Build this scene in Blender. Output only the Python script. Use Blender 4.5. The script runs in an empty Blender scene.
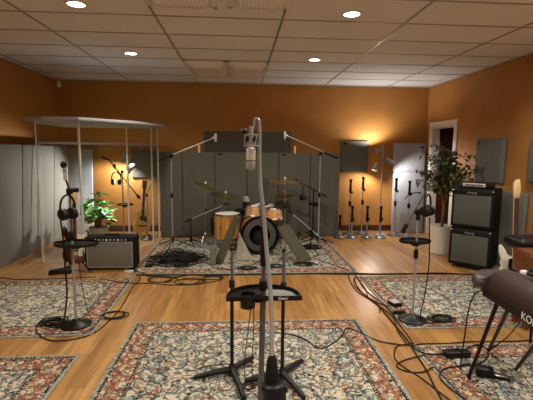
import bpy, bmesh, math, random
from mathutils import Vector, Matrix
random.seed(7)
C = bpy.context.scene.collection
PI = math.pi
V = Vector

# ------------------------------------------------------------------ colours and materials
def lin(r, g, b):
    f = lambda u: (u / 255 / 12.92) if u / 255 <= .04045 else ((u / 255 + .055) / 1.055) ** 2.4
    return (f(r), f(g), f(b), 1)

class NT:
    """small node-tree writer"""
    def __init__(s, name):
        s.m = bpy.data.materials.new(name); s.m.use_nodes = True
        s.n = s.m.node_tree.nodes; s.l = s.m.node_tree.links
        s.b = s.n['Principled BSDF']; s.out = s.n['Material Output']
    def node(s, t, ins=None, **kw):
        n = s.n.new(t)
        for k, v in kw.items(): setattr(n, k, v)
        for k, v in (ins or {}).items(): s.put(n.inputs[k], v)
        return n
    def put(s, inp, v):
        if isinstance(v, bpy.types.NodeSocket): s.l.new(v, inp)
        else: inp.default_value = v
    def math(s, op, a, b=0.0, c=None):
        n = s.node('ShaderNodeMath', operation=op); s.put(n.inputs[0], a); s.put(n.inputs[1], b)
        if c is not None: s.put(n.inputs[2], c)
        return n.outputs[0]
    def mix(s, f, a, b, mode='MIX'):
        n = s.node('ShaderNodeMix', data_type='RGBA', blend_type=mode)
        s.put(n.inputs[0], f); s.put(n.inputs[6], a); s.put(n.inputs[7], b); return n.outputs[2]
    def ramp(s, f, stops, const=False):
        n = s.node('ShaderNodeValToRGB'); cr = n.color_ramp
        cr.interpolation = 'CONSTANT' if const else 'LINEAR'
        while len(cr.elements) < len(stops): cr.elements.new(1)
        for e, (p, c) in zip(cr.elements, stops): e.position = p; e.color = c
        s.put(n.inputs[0], f); return n.outputs[0]
    def bump(s, h, strength=.3, dist=.01):
        n = s.node('ShaderNodeBump', {'Strength': strength, 'Distance': dist, 'Height': h})
        s.l.new(n.outputs[0], s.b.inputs['Normal'])
    def obj(s): return s.node('ShaderNodeTexCoord').outputs['Object']
    def mapped(s, vec, scale=(1, 1, 1), loc=(0, 0, 0), rot=(0, 0, 0)):
        return s.node('ShaderNodeMapping', {'Vector': vec, 'Scale': scale, 'Location': loc, 'Rotation': rot}).outputs[0]
    def noise(s, vec, scale=5., detail=3., rough=.5):
        return s.node('ShaderNodeTexNoise', {'Vector': vec, 'Scale': scale, 'Detail': detail, 'Roughness': rough})

def mat(name, col, rough=.5, metal=0., var=.12, scale=30., bump=0., spec=.5, emit=0, coat=0):
    t = NT(name); v = t.obj()
    n = t.noise(v, scale, 3.)
    d = tuple(c * (1 - var) for c in col[:3]) + (1,); u = tuple(min(1, c * (1 + var)) for c in col[:3]) + (1,)
    t.put(t.b.inputs['Base Color'], t.ramp(n.outputs[0], [(.3, d), (.7, u)]))
    t.b.inputs['Roughness'].default_value = rough; t.b.inputs['Metallic'].default_value = metal
    t.b.inputs['Specular IOR Level'].default_value = spec; t.b.inputs['Coat Weight'].default_value = coat
    if bump: t.bump(n.outputs[0], bump)
    if emit:
        t.b.inputs['Emission Color'].default_value = col; t.b.inputs['Emission Strength'].default_value = emit
    return t.m

M = {}
M['black'] = mat('black_plastic', lin(13, 13, 14), .42, spec=.35)
M['blackm'] = mat('black_metal', lin(13, 13, 14), .38, spec=.4)
M['rubber'] = mat('black_rubber', lin(12, 12, 12), .7, spec=.3)
M['cable'] = mat('cable_rubber', lin(12, 11, 11), .5, spec=.3)
M['tolex'] = mat('black_tolex', lin(10, 10, 11), .65, spec=.25, bump=.3, scale=300)
M['grille'] = mat('grey_grille_cloth', lin(84, 86, 78), .9, spec=.1, var=.18, scale=400, bump=.3)
M['grille_silver'] = mat('silver_grille_cloth', lin(108, 107, 96), .85, var=.16, scale=350, bump=.3)
M['chrome'] = mat('chrome', lin(200, 200, 200), .22, 1.)
M['steel'] = mat('brushed_steel', lin(156, 160, 164), .32, .3)
M['darksteel'] = mat('smoked_steel', lin(92, 95, 98), .34, .3)
M['pole'] = mat('polished_pole', lin(146, 150, 154), .26, .2, var=.05)
M['white'] = mat('white_paint', lin(225, 222, 218), .45, var=.03)
M['ivory'] = mat('ivory_plastic', lin(232, 226, 210), .4, var=.03)
M['silver'] = mat('silver_paint', lin(205, 205, 198), .4, .35)
M['felt'] = mat('grey_acoustic_felt', lin(114, 114, 108), .95, var=.16, scale=120, bump=.5, spec=.1)
M['felt_dark'] = mat('charcoal_acoustic_felt', lin(102, 101, 94), .95, var=.16, scale=120, bump=.5, spec=.1)
M['felt_light'] = mat('pale_acoustic_felt', lin(164, 166, 172), .95, var=.12, scale=120, bump=.5, spec=.1)
M['felt_olive'] = mat('olive_grey_felt', lin(86, 82, 68), .95, var=.16, scale=120, bump=.5, spec=.1)
M['drumhead'] = mat('white_drumhead', lin(226, 224, 214), .5, var=.03)
M['bronze'] = mat('cymbal_bronze', lin(178, 150, 92), .35, .85, scale=60)
M['bronze_dark'] = mat('aged_cymbal_bronze', lin(130, 118, 80), .4, .85, scale=60)
M['maple'] = mat('maple', lin(226, 196, 140), .4, scale=12)
M['rosewood'] = mat('rosewood', lin(70, 42, 28), .5, scale=40)
M['leaf'] = mat('ficus_leaf', lin(84, 92, 56), .4, var=.5, scale=9)
M['leaf_bright'] = mat('rubber_plant_leaf', lin(70, 140, 58), .35, var=.4, scale=9)
M['leaf_pale'] = mat('pale_leaf', lin(150, 205, 130), .35, var=.2, scale=9)  # paler green for a random share of the leaves
M['bark'] = mat('bark', lin(108, 88, 64), .85, scale=40, bump=.5)
M['soil'] = mat('soil', lin(48, 38, 30), .95, scale=80, bump=.6)
M['pot_grey'] = mat('cement_pot', lin(176, 168, 152), .8, scale=20, bump=.2)
M['pot_white'] = mat('white_glazed_pot', lin(222, 218, 208), .4, var=.03)
M['label'] = mat('label_print', lin(225, 225, 225), .5, var=.02)
M['logo_dim'] = mat('logo_metal', lin(165, 165, 165), .4, .3)
M['pickguard'] = mat('white_pickguard', lin(232, 228, 215), .35, var=.02)
M['vinyl'] = mat('black_vinyl', lin(14, 14, 15), .38, spec=.35, bump=.15, scale=60)
M['keybody'] = mat('dark_lacquer', lin(50, 34, 26), .5, spec=.3, scale=20)
M['keycap'] = mat('grey_metallic_lacquer', lin(66, 64, 66), .32, .2)
M['paper'] = mat('grey_paper', lin(118, 120, 112), .6, var=.04)
M['bulb'] = mat('lit_bulb', (1, .86, .66, 1), .5, emit=30)
M['lamp_lens'] = mat('lit_downlight_lens', (1, .88, .70, 1), .5, emit=14)
M['pinkish'] = mat('pale_mauve_plastic', lin(172, 160, 160), .5)
M['red'] = mat('brown_red_leather', lin(112, 58, 32), .4, scale=14)

def wood(name, a, b, axis='Z', rough=.35, coat=.2, sc=8):
    t = NT(name); s = {'X': (.12, 1, 1), 'Y': (1, .12, 1), 'Z': (1, 1, .12)}[axis]
    n = t.noise(t.mapped(t.obj(), s), sc * 4, 5., .6)
    t.put(t.b.inputs['Base Color'], t.ramp(n.outputs[0], [(.3, a), (.7, b)]))
    t.b.inputs['Roughness'].default_value = rough; t.b.inputs['Coat Weight'].default_value = coat
    return t.m
M['drumwood'] = wood('natural_maple_shell', lin(176, 116, 46), lin(214, 158, 78), 'Z')
M['guitarwood'] = wood('spruce_top', lin(196, 146, 70), lin(222, 178, 98), 'Z')
M['organ'] = wood('walnut_case', lin(88, 46, 26), lin(116, 64, 36), 'X')
M['doorwood'] = wood('dark_mahogany', lin(62, 28, 20), lin(88, 40, 26), 'Z')
M['basewood'] = wood('dark_baseboard', lin(58, 32, 22), lin(78, 44, 30), 'X')

def sunburst():
    t = NT('sunburst_lacquer')
    v = t.obj()
    g = t.node('ShaderNodeVectorMath', operation='LENGTH'); t.l.new(t.mapped(v, (5.6, 5.6, 4.6), (0, 0, -.72)), g.inputs[0])
    t.put(t.b.inputs['Base Color'], t.ramp(g.outputs['Value'], [(.0, lin(160, 92, 34)), (.4, lin(108, 50, 18)), (.7, lin(30, 14, 10)), (1, lin(12, 9, 9))]))
    t.b.inputs['Roughness'].default_value = .2; t.b.inputs['Coat Weight'].default_value = .6
    return t.m
M['sunburst'] = sunburst()

def wallpaint(name, col):
    t = NT(name); v = t.obj()
    n = t.noise(v, 2.2, 4.); f = t.noise(v, 180, 2.)
    d = tuple(c * .93 for c in col[:3]) + (1,); u = tuple(c * 1.06 for c in col[:3]) + (1,)
    t.put(t.b.inputs['Base Color'], t.ramp(n.outputs[0], [(.35, d), (.65, u)]))
    t.b.inputs['Roughness'].default_value = .62; t.b.inputs['Specular IOR Level'].default_value = .3
    t.bump(f.outputs[0], .12, .004); return t.m
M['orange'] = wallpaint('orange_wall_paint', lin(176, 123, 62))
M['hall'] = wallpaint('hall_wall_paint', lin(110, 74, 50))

def ceiling_tile():
    t = NT('mineral_fibre_tile'); v = t.obj()
    n = t.noise(v, 90, 4., .7); w = t.noise(v, 1.4, 2.)
    c = t.ramp(n.outputs[0], [(.3, lin(208, 211, 214)), (.6, lin(230, 233, 236))])
    t.put(t.b.inputs['Base Color'], t.mix(.25, c, t.ramp(w.outputs[0], [(.3, lin(204, 206, 208)), (.7, lin(230, 232, 236))])))
    t.b.inputs['Roughness'].default_value = .9; t.b.inputs['Specular IOR Level'].default_value = .2
    t.bump(n.outputs[0], .25, .003); return t.m
M['tile'] = ceiling_tile()
M['tbar'] = mat('ceiling_tee_bar', lin(158, 152, 146), .3, .4, var=.05)

def floor_mat():
    t = NT('oak_laminate_planks'); v = t.obj()
    r = t.mapped(v, (1, 1, 1), (0, 0, 0), (0, 0, PI / 2))
    br = t.node('ShaderNodeTexBrick', {'Vector': r, 'Color1': (0, 0, 0, 1), 'Color2': (1, 1, 1, 1), 'Mortar': (.5, .5, .5, 1), 'Scale': 1., 'Mortar Size': .0012, 'Mortar Smooth': .1, 'Bias': 0., 'Brick Width': 1.28, 'Row Height': .128}, offset=.37)
    tone = t.ramp(br.outputs['Color'], [(0, lin(150, 105, 54)), (.35, lin(172, 127, 69)), (.7, lin(190, 144, 84)), (1, lin(160, 113, 58))])
    sh = t.math('MULTIPLY', t.node('ShaderNodeSeparateColor', {'Color': br.outputs['Color']}).outputs[0], 37.)
    off = t.node('ShaderNodeCombineXYZ', {'X': sh, 'Y': sh, 'Z': 0.}).outputs[0]
    vv = t.node('ShaderNodeVectorMath', {0: v, 1: off}, operation='ADD').outputs[0]
    g1 = t.noise(t.mapped(vv, (26, 1.3, 1)), 1.0, 6., .62)
    g2 = t.noise(t.mapped(vv, (5, .8, 1)), 1.0, 3., .5)
    c = t.mix(t.ramp(g1.outputs[0], [(.42, (0, 0, 0, 1)), (.70, (.8, .8, .8, 1))]), tone, lin(96, 60, 28))
    c = t.mix(t.ramp(g2.outputs[0], [(.5, (0, 0, 0, 1)), (.72, (.6, .6, .6, 1))]), c, lin(138, 88, 40))
    c = t.mix(t.math('MULTIPLY', br.outputs['Fac'], .55), c, lin(90, 56, 28))
    t.put(t.b.inputs['Base Color'], c)
    t.put(t.b.inputs['Roughness'], t.ramp(g1.outputs[0], [(.3, (.3, .3, .3, 1)), (.8, (.42, .42, .42, 1))]))
    t.b.inputs['Coat Weight'].default_value = .4; t.b.inputs['Coat Roughness'].default_value = .3
    t.bump(t.math('SUBTRACT', t.math('MULTIPLY', g1.outputs[0], .3), br.outputs['Fac']), .12, .002)
    return t.m
M['floor'] = floor_mat()

def rug_mat(name, hx, hy, seed, tint):
    """oriental rug: binding, dotted guard stripe, rust border of flowers, inner guard, pale field of medallions"""
    t = NT(name); v = t.obj()
    s = t.node('ShaderNodeSeparateXYZ', {0: v})
    ax = t.math('ABSOLUTE', s.outputs[0]); ay = t.math('ABSOLUTE', s.outputs[1])
    d = t.math('MINIMUM', t.math('SUBTRACT', hx, ax), t.math('SUBTRACT', hy, ay))
    av = t.node('ShaderNodeCombineXYZ', {'X': ax, 'Y': ay, 'Z': float(seed)}).outputs[0]
    wob = t.noise(av, 14, 2.)
    av2 = t.mix(.045, av, wob.outputs['Color'])
    cream, tan, blue, slate, navy, rust, brick = (lin(*x) for x in [(204, 196, 174), (156, 140, 113), (126, 138, 142), (82, 90, 94), (30, 33, 38), (156, 84, 52), (116, 62, 44)])
    # field
    med = t.node('ShaderNodeTexVoronoi', {'Vector': av2, 'Scale': 5.2, 'Randomness': .8})
    rings = t.ramp(med.outputs['Distance'], [(0, rust), (.08, cream), (.17, navy), (.21, cream), (.30, blue), (.36, cream), (.44, tan), (.50, cream), (.58, slate), (.62, blue), (.72, cream)], True)
    fl = t.node('ShaderNodeTexVoronoi', {'Vector': av2, 'Scale': 24., 'Randomness': .9})
    fsep = t.node('ShaderNodeSeparateColor', {'Color': fl.outputs['Color']})
    small = t.ramp(fsep.outputs[0], [(0, cream), (.20, blue), (.36, cream), (.46, tan), (.56, slate), (.64, cream), (.74, rust), (.82, blue), (.92, navy)], True)
    core = t.ramp(fl.outputs['Distance'], [(0, (1, 1, 1, 1)), (.42, (0, 0, 0, 1))], True)
    field = t.mix(core, rings, small)
    vine = t.node('ShaderNodeTexVoronoi', {'Vector': av2, 'Scale': 12., 'Randomness': .9}, feature='DISTANCE_TO_EDGE')
    field = t.mix(t.ramp(vine.outputs['Distance'], [(0, (.8, .8, .8, 1)), (.05, (0, 0, 0, 1))], True), field, navy)
    # border
    bv = t.node('ShaderNodeTexVoronoi', {'Vector': av2, 'Scale': 8.4, 'Randomness': .3})
    bord = t.ramp(bv.outputs['Distance'], [(0, rust), (.08, cream), (.19, navy), (.25, cream), (.30, rust), (.46, brick), (.53, slate), (.57, tan), (.62, rust)], True)
    bord = t.mix(t.math('MULTIPLY', core, .9), bord, t.ramp(fsep.outputs[1], [(0, cream), (.2, rust), (.45, navy), (.6, tan), (.7, brick), (.88, cream)], True))
    guard = t.ramp(t.node('ShaderNodeTexVoronoi', {'Vector': av, 'Scale': 38., 'Randomness': .15}).outputs['Distance'], [(0, cream), (.2, navy)], True)
    k = lambda lo: t.math('GREATER_THAN', d, lo)
    c = t.mix(k(.022), lin(150, 152, 142), guard)
    c = t.mix(k(.05), c, bord); c = t.mix(k(.195), c, guard); c = t.mix(k(.22), c, field)
    mos = t.node('ShaderNodeTexVoronoi', {'Vector': v, 'Scale': 60., 'Randomness': .9})
    ms = t.node('ShaderNodeSeparateColor', {'Color': mos.outputs['Color']})
    c = t.mix(t.ramp(ms.outputs[1], [(0, (0, 0, 0, 1)), (.74, (.7, .7, .7, 1))], True), c, t.ramp(ms.outputs[0], [(0, cream), (.22, slate), (.4, tan), (.55, rust), (.65, cream), (.78, blue), (.88, navy)], True))
    # wear and tuft noise
    tuft = t.noise(v, 150, 3., .8); worn = t.noise(v, 26, 4., .7)
    c = t.mix(t.ramp(worn.outputs[0], [(.38, (0, 0, 0, 1)), (.66, (.12, .12, .12, 1))]), c, tint)
    c = t.mix(.6, c, t.ramp(tuft.outputs[0], [(.36, (.3, .3, .3, 1)), (.62, (1.0, 1.0, 1.0, 1))]), 'MULTIPLY')
    t.put(t.b.inputs['Base Color'], c); t.b.inputs['Roughness'].default_value = .95; t.b.inputs['Specular IOR Level'].default_value = .1
    t.bump(tuft.outputs[0], .5, .004); return t.m

def acrylic(name, tint=(.97, .985, .98, 1)):
    t = NT(name); t.n.remove(t.b)
    tr = t.node('ShaderNodeBsdfTransparent', {'Color': tint}); gl = t.node('ShaderNodeBsdfGlossy', {'Color': (1, 1, 1, 1), 'Roughness': .04})
    n = t.noise(t.obj(), 3., 2.)
    fr = t.node('ShaderNodeFresnel', {'IOR': 1.45})
    front = t.math('SUBTRACT', 1.0, t.node('ShaderNodeNewGeometry').outputs['Backfacing'])
    fac = t.math('MULTIPLY', t.math('MULTIPLY', fr.outputs[0], front), t.math('ADD', t.math('MULTIPLY', n.outputs[0], .3), .85))
    mx = t.node('ShaderNodeMixShader', {0: fac, 1: tr.outputs[0], 2: gl.outputs[0]})
    t.l.new(mx.outputs[0], t.out.inputs['Surface']); return t.m
M['acrylic'] = acrylic('clear_acrylic')

def acrylic_edge():
    t = NT('frosted_acrylic_edge'); t.n.remove(t.b)
    tr = t.node('ShaderNodeBsdfTransparent', {'Color': (.9, .92, .9, 1)})
    df = t.node('ShaderNodeBsdfPrincipled', {'Base Color': lin(226, 226, 222), 'Roughness': .2})
    n = t.noise(t.obj(), 20., 2.)
    mx = t.node('ShaderNodeMixShader', {0: t.math('ADD', t.math('MULTIPLY', n.outputs[0],   .2), .6), 1: tr.outputs[0], 2: df.outputs[0]})
    t.l.new(mx.outputs[0], t.out.inputs['Surface']); return t.m
M['hinge'] = acrylic_edge()

def prism():
    t = NT('prismatic_lens'); v = t.obj()
    w = t.node('ShaderNodeTexWave', {'Vector': v, 'Scale': 9., 'Distortion': 1.5, 'Detail': 2.})
    t.put(t.b.inputs['Base Color'], t.ramp(w.outputs[0], [(.2, lin(232, 234, 236)), (.8, lin(252, 252, 252))]))
    t.b.inputs['Roughness'].default_value = .2; t.b.inputs['Subsurface Weight'].default_value = .0; t.b.inputs['Coat Weight'].default_value = .5
    t.bump(w.outputs[0], .25, .006); return t.m
M['prism'] = prism()

# ------------------------------------------------------------------ mesh building
class MB:
    def __init__(s, off=(0, 0, 0)):
        s.bm = bmesh.new(); s.off = V(off)
    def _xf(s, vs, Mx):
        for v in vs: v.co = Mx @ v.co
    def box(s, c, size, rot=(0, 0, 0), bevel=0., seg=2):
        r = bmesh.ops.create_cube(s.bm, size=1.)['verts']
        Mx = Matrix.Translation(V(c) - s.off) @ __import__('mathutils').Euler(rot).to_matrix().to_4x4() @ Matrix.Diagonal((*size, 1))
        s._xf(r, Mx)
        if bevel:
            es = {e for v in r for e in v.link_edges}
            bmesh.ops.bevel(s.bm, geom=list(es), offset=bevel, segments=seg, affect='EDGES', profile=.5)
        return s
    def obox(s, o, ux, uy, uz, bevel=0., seg=2):
        """box from a corner and three edge vectors"""
        r = bmesh.ops.create_cube(s.bm, size=1.)['verts']
        ux, uy, uz, o = V(ux), V(uy), V(uz), V(o) - s.off
        for v in r: v.co = o + ux * (v.co.x + .5) + uy * (v.co.y + .5) + uz * (v.co.z + .5)
        if bevel:
            es = {e for v in r for e in v.link_edges}
            bmesh.ops.bevel(s.bm, geom=list(es), offset=bevel, segments=seg, affect='EDGES', profile=.5)
        return s
    def path(s, pts, r, n=8, closed=False, smooth=0):
        pts = [V(p) - s.off for p in pts]
        if smooth: pts = catmull(pts, smooth, closed)
        rs = r if isinstance(r, (list, tuple)) else [r] * len(pts)
        if len(rs) != len(pts): rs = [rs[0] + (rs[-1] - rs[0]) * i / (len(pts) - 1) for i in range(len(pts))]
        rings = []; L = len(pts); up = None
        for i, p in enumerate(pts):
            a = pts[(i - 1) % L] if (closed or i > 0) else p; b = pts[(i + 1) % L] if (closed or i < L - 1) else p
            t = (b - a)
            if t.length < 1e-7: t = V((0, 0, 1))
            t.normalize()
            if up is None: up = V((0, 0, 1)) if abs(t.z) < .9 else V((1, 0, 0))
            x = up - t * up.dot(t)
            if x.length < 1e-4: x = t.orthogonal()
            x.normalize(); up = x; y = t.cross(x)
            rings.append([s.bm.verts.new(p + (x * math.cos(2 * PI * k / n) + y * math.sin(2 * PI * k / n)) * rs[i]) for k in range(n)])
        for i in range(L if closed else L - 1):
            a, b = rings[i], rings[(i + 1) % L]
            for k in range(n): s.bm.faces.new((a[k], a[(k + 1) % n], b[(k + 1) % n], b[k]))
        if not closed:
            s.bm.faces.new(rings[0][::-1]); s.bm.faces.new(rings[-1])
        return s
    def tube(s, a, b, r0, r1=None, n=12): return s.path([a, b], [r0, r0 if r1 is None else r1], n)
    def lathe(s, prof, c=(0, 0, 0), axis=(0, 0, 1), n=24, sx=1., sy=1., cap=True):
        """prof: (radius, height) along axis"""
        z = V(axis).normalized(); x = z.orthogonal().normalized() if abs(z.z) < .99 else V((1, 0, 0)); y = z.cross(x); c = V(c) - s.off
        rings = [[s.bm.verts.new(c + z * h + (x * math.cos(2 * PI * k / n) * sx + y * math.sin(2 * PI * k / n) * sy) * max(r, 1e-4)) for k in range(n)] for r, h in prof]
        for a, b in zip(rings, rings[1:]):
            for k in range(n): s.bm.faces.new((a[k], a[(k + 1) % n], b[(k + 1) % n], b[k]))
        if cap: s.bm.faces.new(rings[0][::-1]); s.bm.faces.new(rings[-1])
        return s
    def ball(s, c, r, n=12, sc=(1, 1, 1)):
        vs = bmesh.ops.create_uvsphere(s.bm, u_segments=n, v_segments=max(6, n // 2), radius=r)['verts']
        s._xf(vs, Matrix.Translation(V(c) - s.off) @ Matrix.Diagonal((*sc, 1))); return s
    def prism(s, outline, o, ux, uy, uz, t, bevel=0.):
        """2-D outline in the plane (ux, uy) through o, extruded t along uz"""
        o, ux, uy, uz = V(o) - s.off, V(ux), V(uy), V(uz)
        a = [s.bm.verts.new(o + ux * p[0] + uy * p[1]) for p in outline]; b = [s.bm.verts.new(v.co + uz * t) for v in a]
        f = [s.bm.faces.new(a[::-1]), s.bm.faces.new(b)]
        n = len(a)
        for k in range(n): f.append(s.bm.faces.new((a[k], a[(k + 1) % n], b[(k + 1) % n], b[k])))
        if bevel:
            es = list(set(f[0].edges) | set(f[1].edges))
            bmesh.ops.bevel(s.bm, geom=es, offset=bevel, segments=2, affect='EDGES', profile=.5)
        return s
    def leaf(s, p, d, w, L, droop=.3, up=(0, 0, 1)):
        p = V(p) - s.off; d = V(d).normalized(); side = d.cross(V(up))
        if side.length < 1e-3: side = V((1, 0, 0))
        side.normalize(); nn = side.cross(d)
        q = lambda a, b, c: s.bm.verts.new(p + d * a * L + side * b * w + nn * c * L)
        a, b, c2, d2, e, m1, m2 = q(0, 0, 0), q(.35, .5, .08 - droop * .1), q(.7, .4, -droop * .3), q(1, 0, -droop * .7), q(.7, -.4, -droop * .3), q(.35, -.5, .08 - droop * .1), q(.5, 0, -.04 - droop * .15)
        for f in ((a, b, m2), (b, c2, m2), (c2, d2, m2), (d2, e, m2), (e, m1, m2), (m1, a, m2)): s.bm.faces.new(f)
        return s
    def build(s, name, m, parent=None, smooth=True, label=None, loc=None):
        bmesh.ops.recalc_face_normals(s.bm, faces=s.bm.faces)
        me = bpy.data.meshes.new(name); s.bm.to_mesh(me); s.bm.free()
        me.materials.append(M[m] if isinstance(m, str) else m)
        if smooth:
            me.shade_smooth()
            try: me.set_sharp_from_angle(angle=math.radians(38))
            except Exception: pass
        o = bpy.data.objects.new(name, me); C.objects.link(o)
        if parent is not None: o.parent = parent
        else: o.location = s.off
        if label: o['label'] = label
        return o

def catmull(P, k, closed=False):
    out = []; n = len(P)
    for i in range(n if closed else n - 1):
        p0 = P[(i - 1) % n] if (closed or i > 0) else P[i]; p1 = P[i]; p2 = P[(i + 1) % n]
        p3 = P[(i + 2) % n] if (closed or i + 2 < n) else p2
        for j in range(k):
            u = j / k
            out.append(.5 * ((2 * p1) + (p2 - p0) * u + (2 * p0 - 5 * p1 + 4 * p2 - p3) * u * u + (3 * p1 - p0 - 3 * p2 + p3) * u ** 3))
    if not closed: out.append(P[-1])
    return out

def tag(o, label, cat, group=None):
    o['label'] = label; o['category'] = cat
    if group: o['group'] = group
    return o
def thing(name, loc, label, cat, group=None):
    o = bpy.data.objects.new(name, None); C.objects.link(o); o.location = loc; o.empty_display_size = .1
    return tag(o, label, cat, group)
def struct(o):
    o['kind'] = 'structure'; return o
def text(body, parent, loc, rot, size, m, name='logo', ext=.001, shear=0.):
    cu = bpy.data.curves.new(name, 'FONT'); cu.body = body; cu.size = size; cu.extrude = ext; cu.shear = shear; cu.align_x = 'CENTER'; cu.align_y = 'CENTER'
    tmp = bpy.data.objects.new(name, cu); me = bpy.data.meshes.new_from_object(tmp); bpy.data.objects.remove(tmp); bpy.data.curves.remove(cu)
    me.materials.clear(); me.materials.append(M[m]); o = bpy.data.objects.new(name, me); C.objects.link(o); o.parent = parent; o.location = loc
    o.rotation_euler = rot; return o

# ------------------------------------------------------------------ room shell
XL, XR, YB, YF, H = -3.38, 3.71, 7.84, -3.2, 2.845
T = .12
def block(name, lo, hi, m, bevel=0.):
    lo, hi = V(lo), V(hi)
    return struct(MB((lo + hi) / 2).box((lo + hi) / 2, hi - lo, bevel=bevel).build(name, m, smooth=bool(bevel)))
fl = struct(MB().box(((XL + 5.2) / 2 - T, (YF + 8.6) / 2, -.05), (5.2 - XL + 2 * T, 8.6 - YF + 2 * T, .1)).build('floor', 'floor', smooth=False))
struct(MB().box(((XL + XR) / 2, (YF + YB) / 2, H + .05), (XR - XL + 2 * T, YB - YF + 2 * T, .1)).build('ceiling', 'tile', smooth=False))
block('wall_back', (XL - T, YB, 0), (XR + T, YB + T, H), 'orange')
block('wall_left', (XL - T, YF, 0), (XL, YB, H), 'orange')
block('wall_front', (XL - T, YF - T, 0), (XR + T, YF, H), 'orange')
D0, D1, DZ = 6.79, 7.60, 2.05
mb = MB()
mb.box((XR + T / 2, (YF + D0) / 2, H / 2), (T, D0 - YF, H)); mb.box((XR + T / 2, (D1 + YB) / 2, H / 2), (T, YB - D1, H)); mb.box((XR + T / 2, (D0 + D1) / 2, (DZ + H) / 2), (T, D1 - D0, H - DZ))
struct(mb.build('wall_right', 'orange', smooth=False))
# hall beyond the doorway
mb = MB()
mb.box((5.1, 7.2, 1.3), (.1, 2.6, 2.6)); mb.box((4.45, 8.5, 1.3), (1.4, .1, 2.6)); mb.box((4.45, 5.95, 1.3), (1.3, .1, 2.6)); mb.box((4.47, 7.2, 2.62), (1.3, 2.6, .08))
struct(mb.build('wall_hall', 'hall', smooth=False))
# door: casing, jamb, open leaf
mb = MB()
for y in (D0 - .05, D1 + .05): mb.box((XR - .01, y, DZ / 2), (.022, .1, DZ), bevel=.004)
mb.box((XR - .01, (D0 + D1) / 2, DZ + .05), (.022, D1 - D0 + .2, .1), bevel=.004)
struct(mb.build('trim_1', 'white'))
mb = MB()
for y in (D0 + .008, D1 - .008): mb.box((XR + .065, y, DZ / 2), (.15, .018, DZ))
mb.box((XR + .065, (D0 + D1) / 2, DZ - .008), (.15, D1 - D0 - .036, .018))
struct(mb.build('trim_2', 'white', smooth=False))
dr = struct(MB((XR + .15, D1 - .03, 0)).box((XR + .15 + .40, D1 - .0, 1.01), (.80, .04, 2.0), bevel=.004).build('door_1', 'doorwood'))
mb = MB((XR + .15, D1 - .03, 0)); mb.tube((XR + .88, D1 - .02, 1.0), (XR + .88, D1 - .08, 1.0), .01); mb.ball((XR + .88, D1 - .1, 1.0), .028); mb.build('door_handle', 'chrome', dr)
mb = MB((XR + .15, D1 - .03, 0))
for z in (.25, 1.0, 1.75): mb.tube((XR + .145, D1 - .03, z - .05), (XR + .145, D1 - .03, z + .05), .008)
mb.build('hinge', 'steel', dr)
block('baseboard_back', (XL, YB - .015, 0), (XR, YB, .115), 'basewood', .004)
block('baseboard_left', (XL, YF, 0), (XL + .015, YB - .015, .115), 'basewood', .004)
block('baseboard_right', (XR - .015, YF, 0), (XR, D0 - .1, .115), 'basewood', .004)
# suspended ceiling grid
X0, Y0 = -3.244, 4.062
mb = MB()
for i in range(-1, 7):
    x = X0 + 1.219 * i
    if XL < x < XR: mb.box((x, (YF + YB) / 2, H - .003), (.019, YB - YF, .008))
for j in range(-12, 8):
    y = Y0 + .6096 * j
    if YF < y < YB: mb.box(((XL + XR) / 2, y, H - .0025), (XR - XL, .016, .006))
struct(mb.build('ceiling_grid', 'tbar', smooth=False))
mb = MB()
mb.box(((XL + XR) / 2, YB - .012, H - .004), (XR - XL, .024, .01)); mb.box((XL + .012, (YF + YB) / 2, H - .004), (.024, YB - YF, .01)); mb.box((XR - .012, (YF + YB) / 2, H - .004), (.024, YB - YF, .01))
struct(mb.build('trim_3', 'tbar', smooth=False))

# ceiling lights and added fill
def area_or_spot(name, loc, aim, power, col, cone=140, blend=.5, size=.05):
    l = bpy.data.lights.new(name, 'SPOT'); l.energy = power; l.color = col; l.spot_size = math.radians(cone); l.spot_blend = blend; l.shadow_soft_size = size
    o = bpy.data.objects.new(name, l); C.objects.link(o); o.location = loc; o.rotation_euler = (V(aim) - V(loc)).to_track_quat('-Z', 'Y').to_euler(); return o
WARM = (1., .935, .79)
DL = {(-1.435, 3.81): 'round recessed ceiling downlight at the top edge, nearer of the left pair', (-1.435, 5.60): 'round recessed ceiling downlight above the clear booth, farther of the left pair',
      (1.035, 3.83): 'round recessed ceiling downlight, large and bright, nearer of the right pair', (1.035, 5.70): 'round recessed ceiling downlight, smaller, nearer the back wall right of centre'}
def downlight(x, y, label):
    t = thing('ceiling_light', (x, y, H), label, 'ceiling light', 'recessed ceiling downlights')
    MB((x, y, H)).lathe([(.072, -.012), (.098, -.010), (.102, -.001), (.070, .0)], (x, y, H), n=32, cap=False).build('trim_ring', 'white', t)
    MB((x, y, H)).lathe([(.0, -.008), (.05, -.011), (.073, -.006)], (x, y, H), n=32, cap=False).build('lens', 'lamp_lens', t)
for (x, y), lb in DL.items(): downlight(x, y, lb)
LIGHT_POWER = 48
for x in (-1.435, 1.035):
    for y in (-1.6, .2, 2.0, 3.82, 5.65): area_or_spot('downlight_or_fill', (x, y, H - .03), (x, y, 0), LIGHT_POWER, WARM, 150, .7, .06)
for y in (-1.6, .2, 2.0, 3.8): area_or_spot('downlight_or_fill', (2.95, y, H - .03), (2.95, y, 0), LIGHT_POWER * 1.1, (1., .96, .90), 150, .7, .06)  # added fill spots without fixtures, brightening the right side of the room

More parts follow.
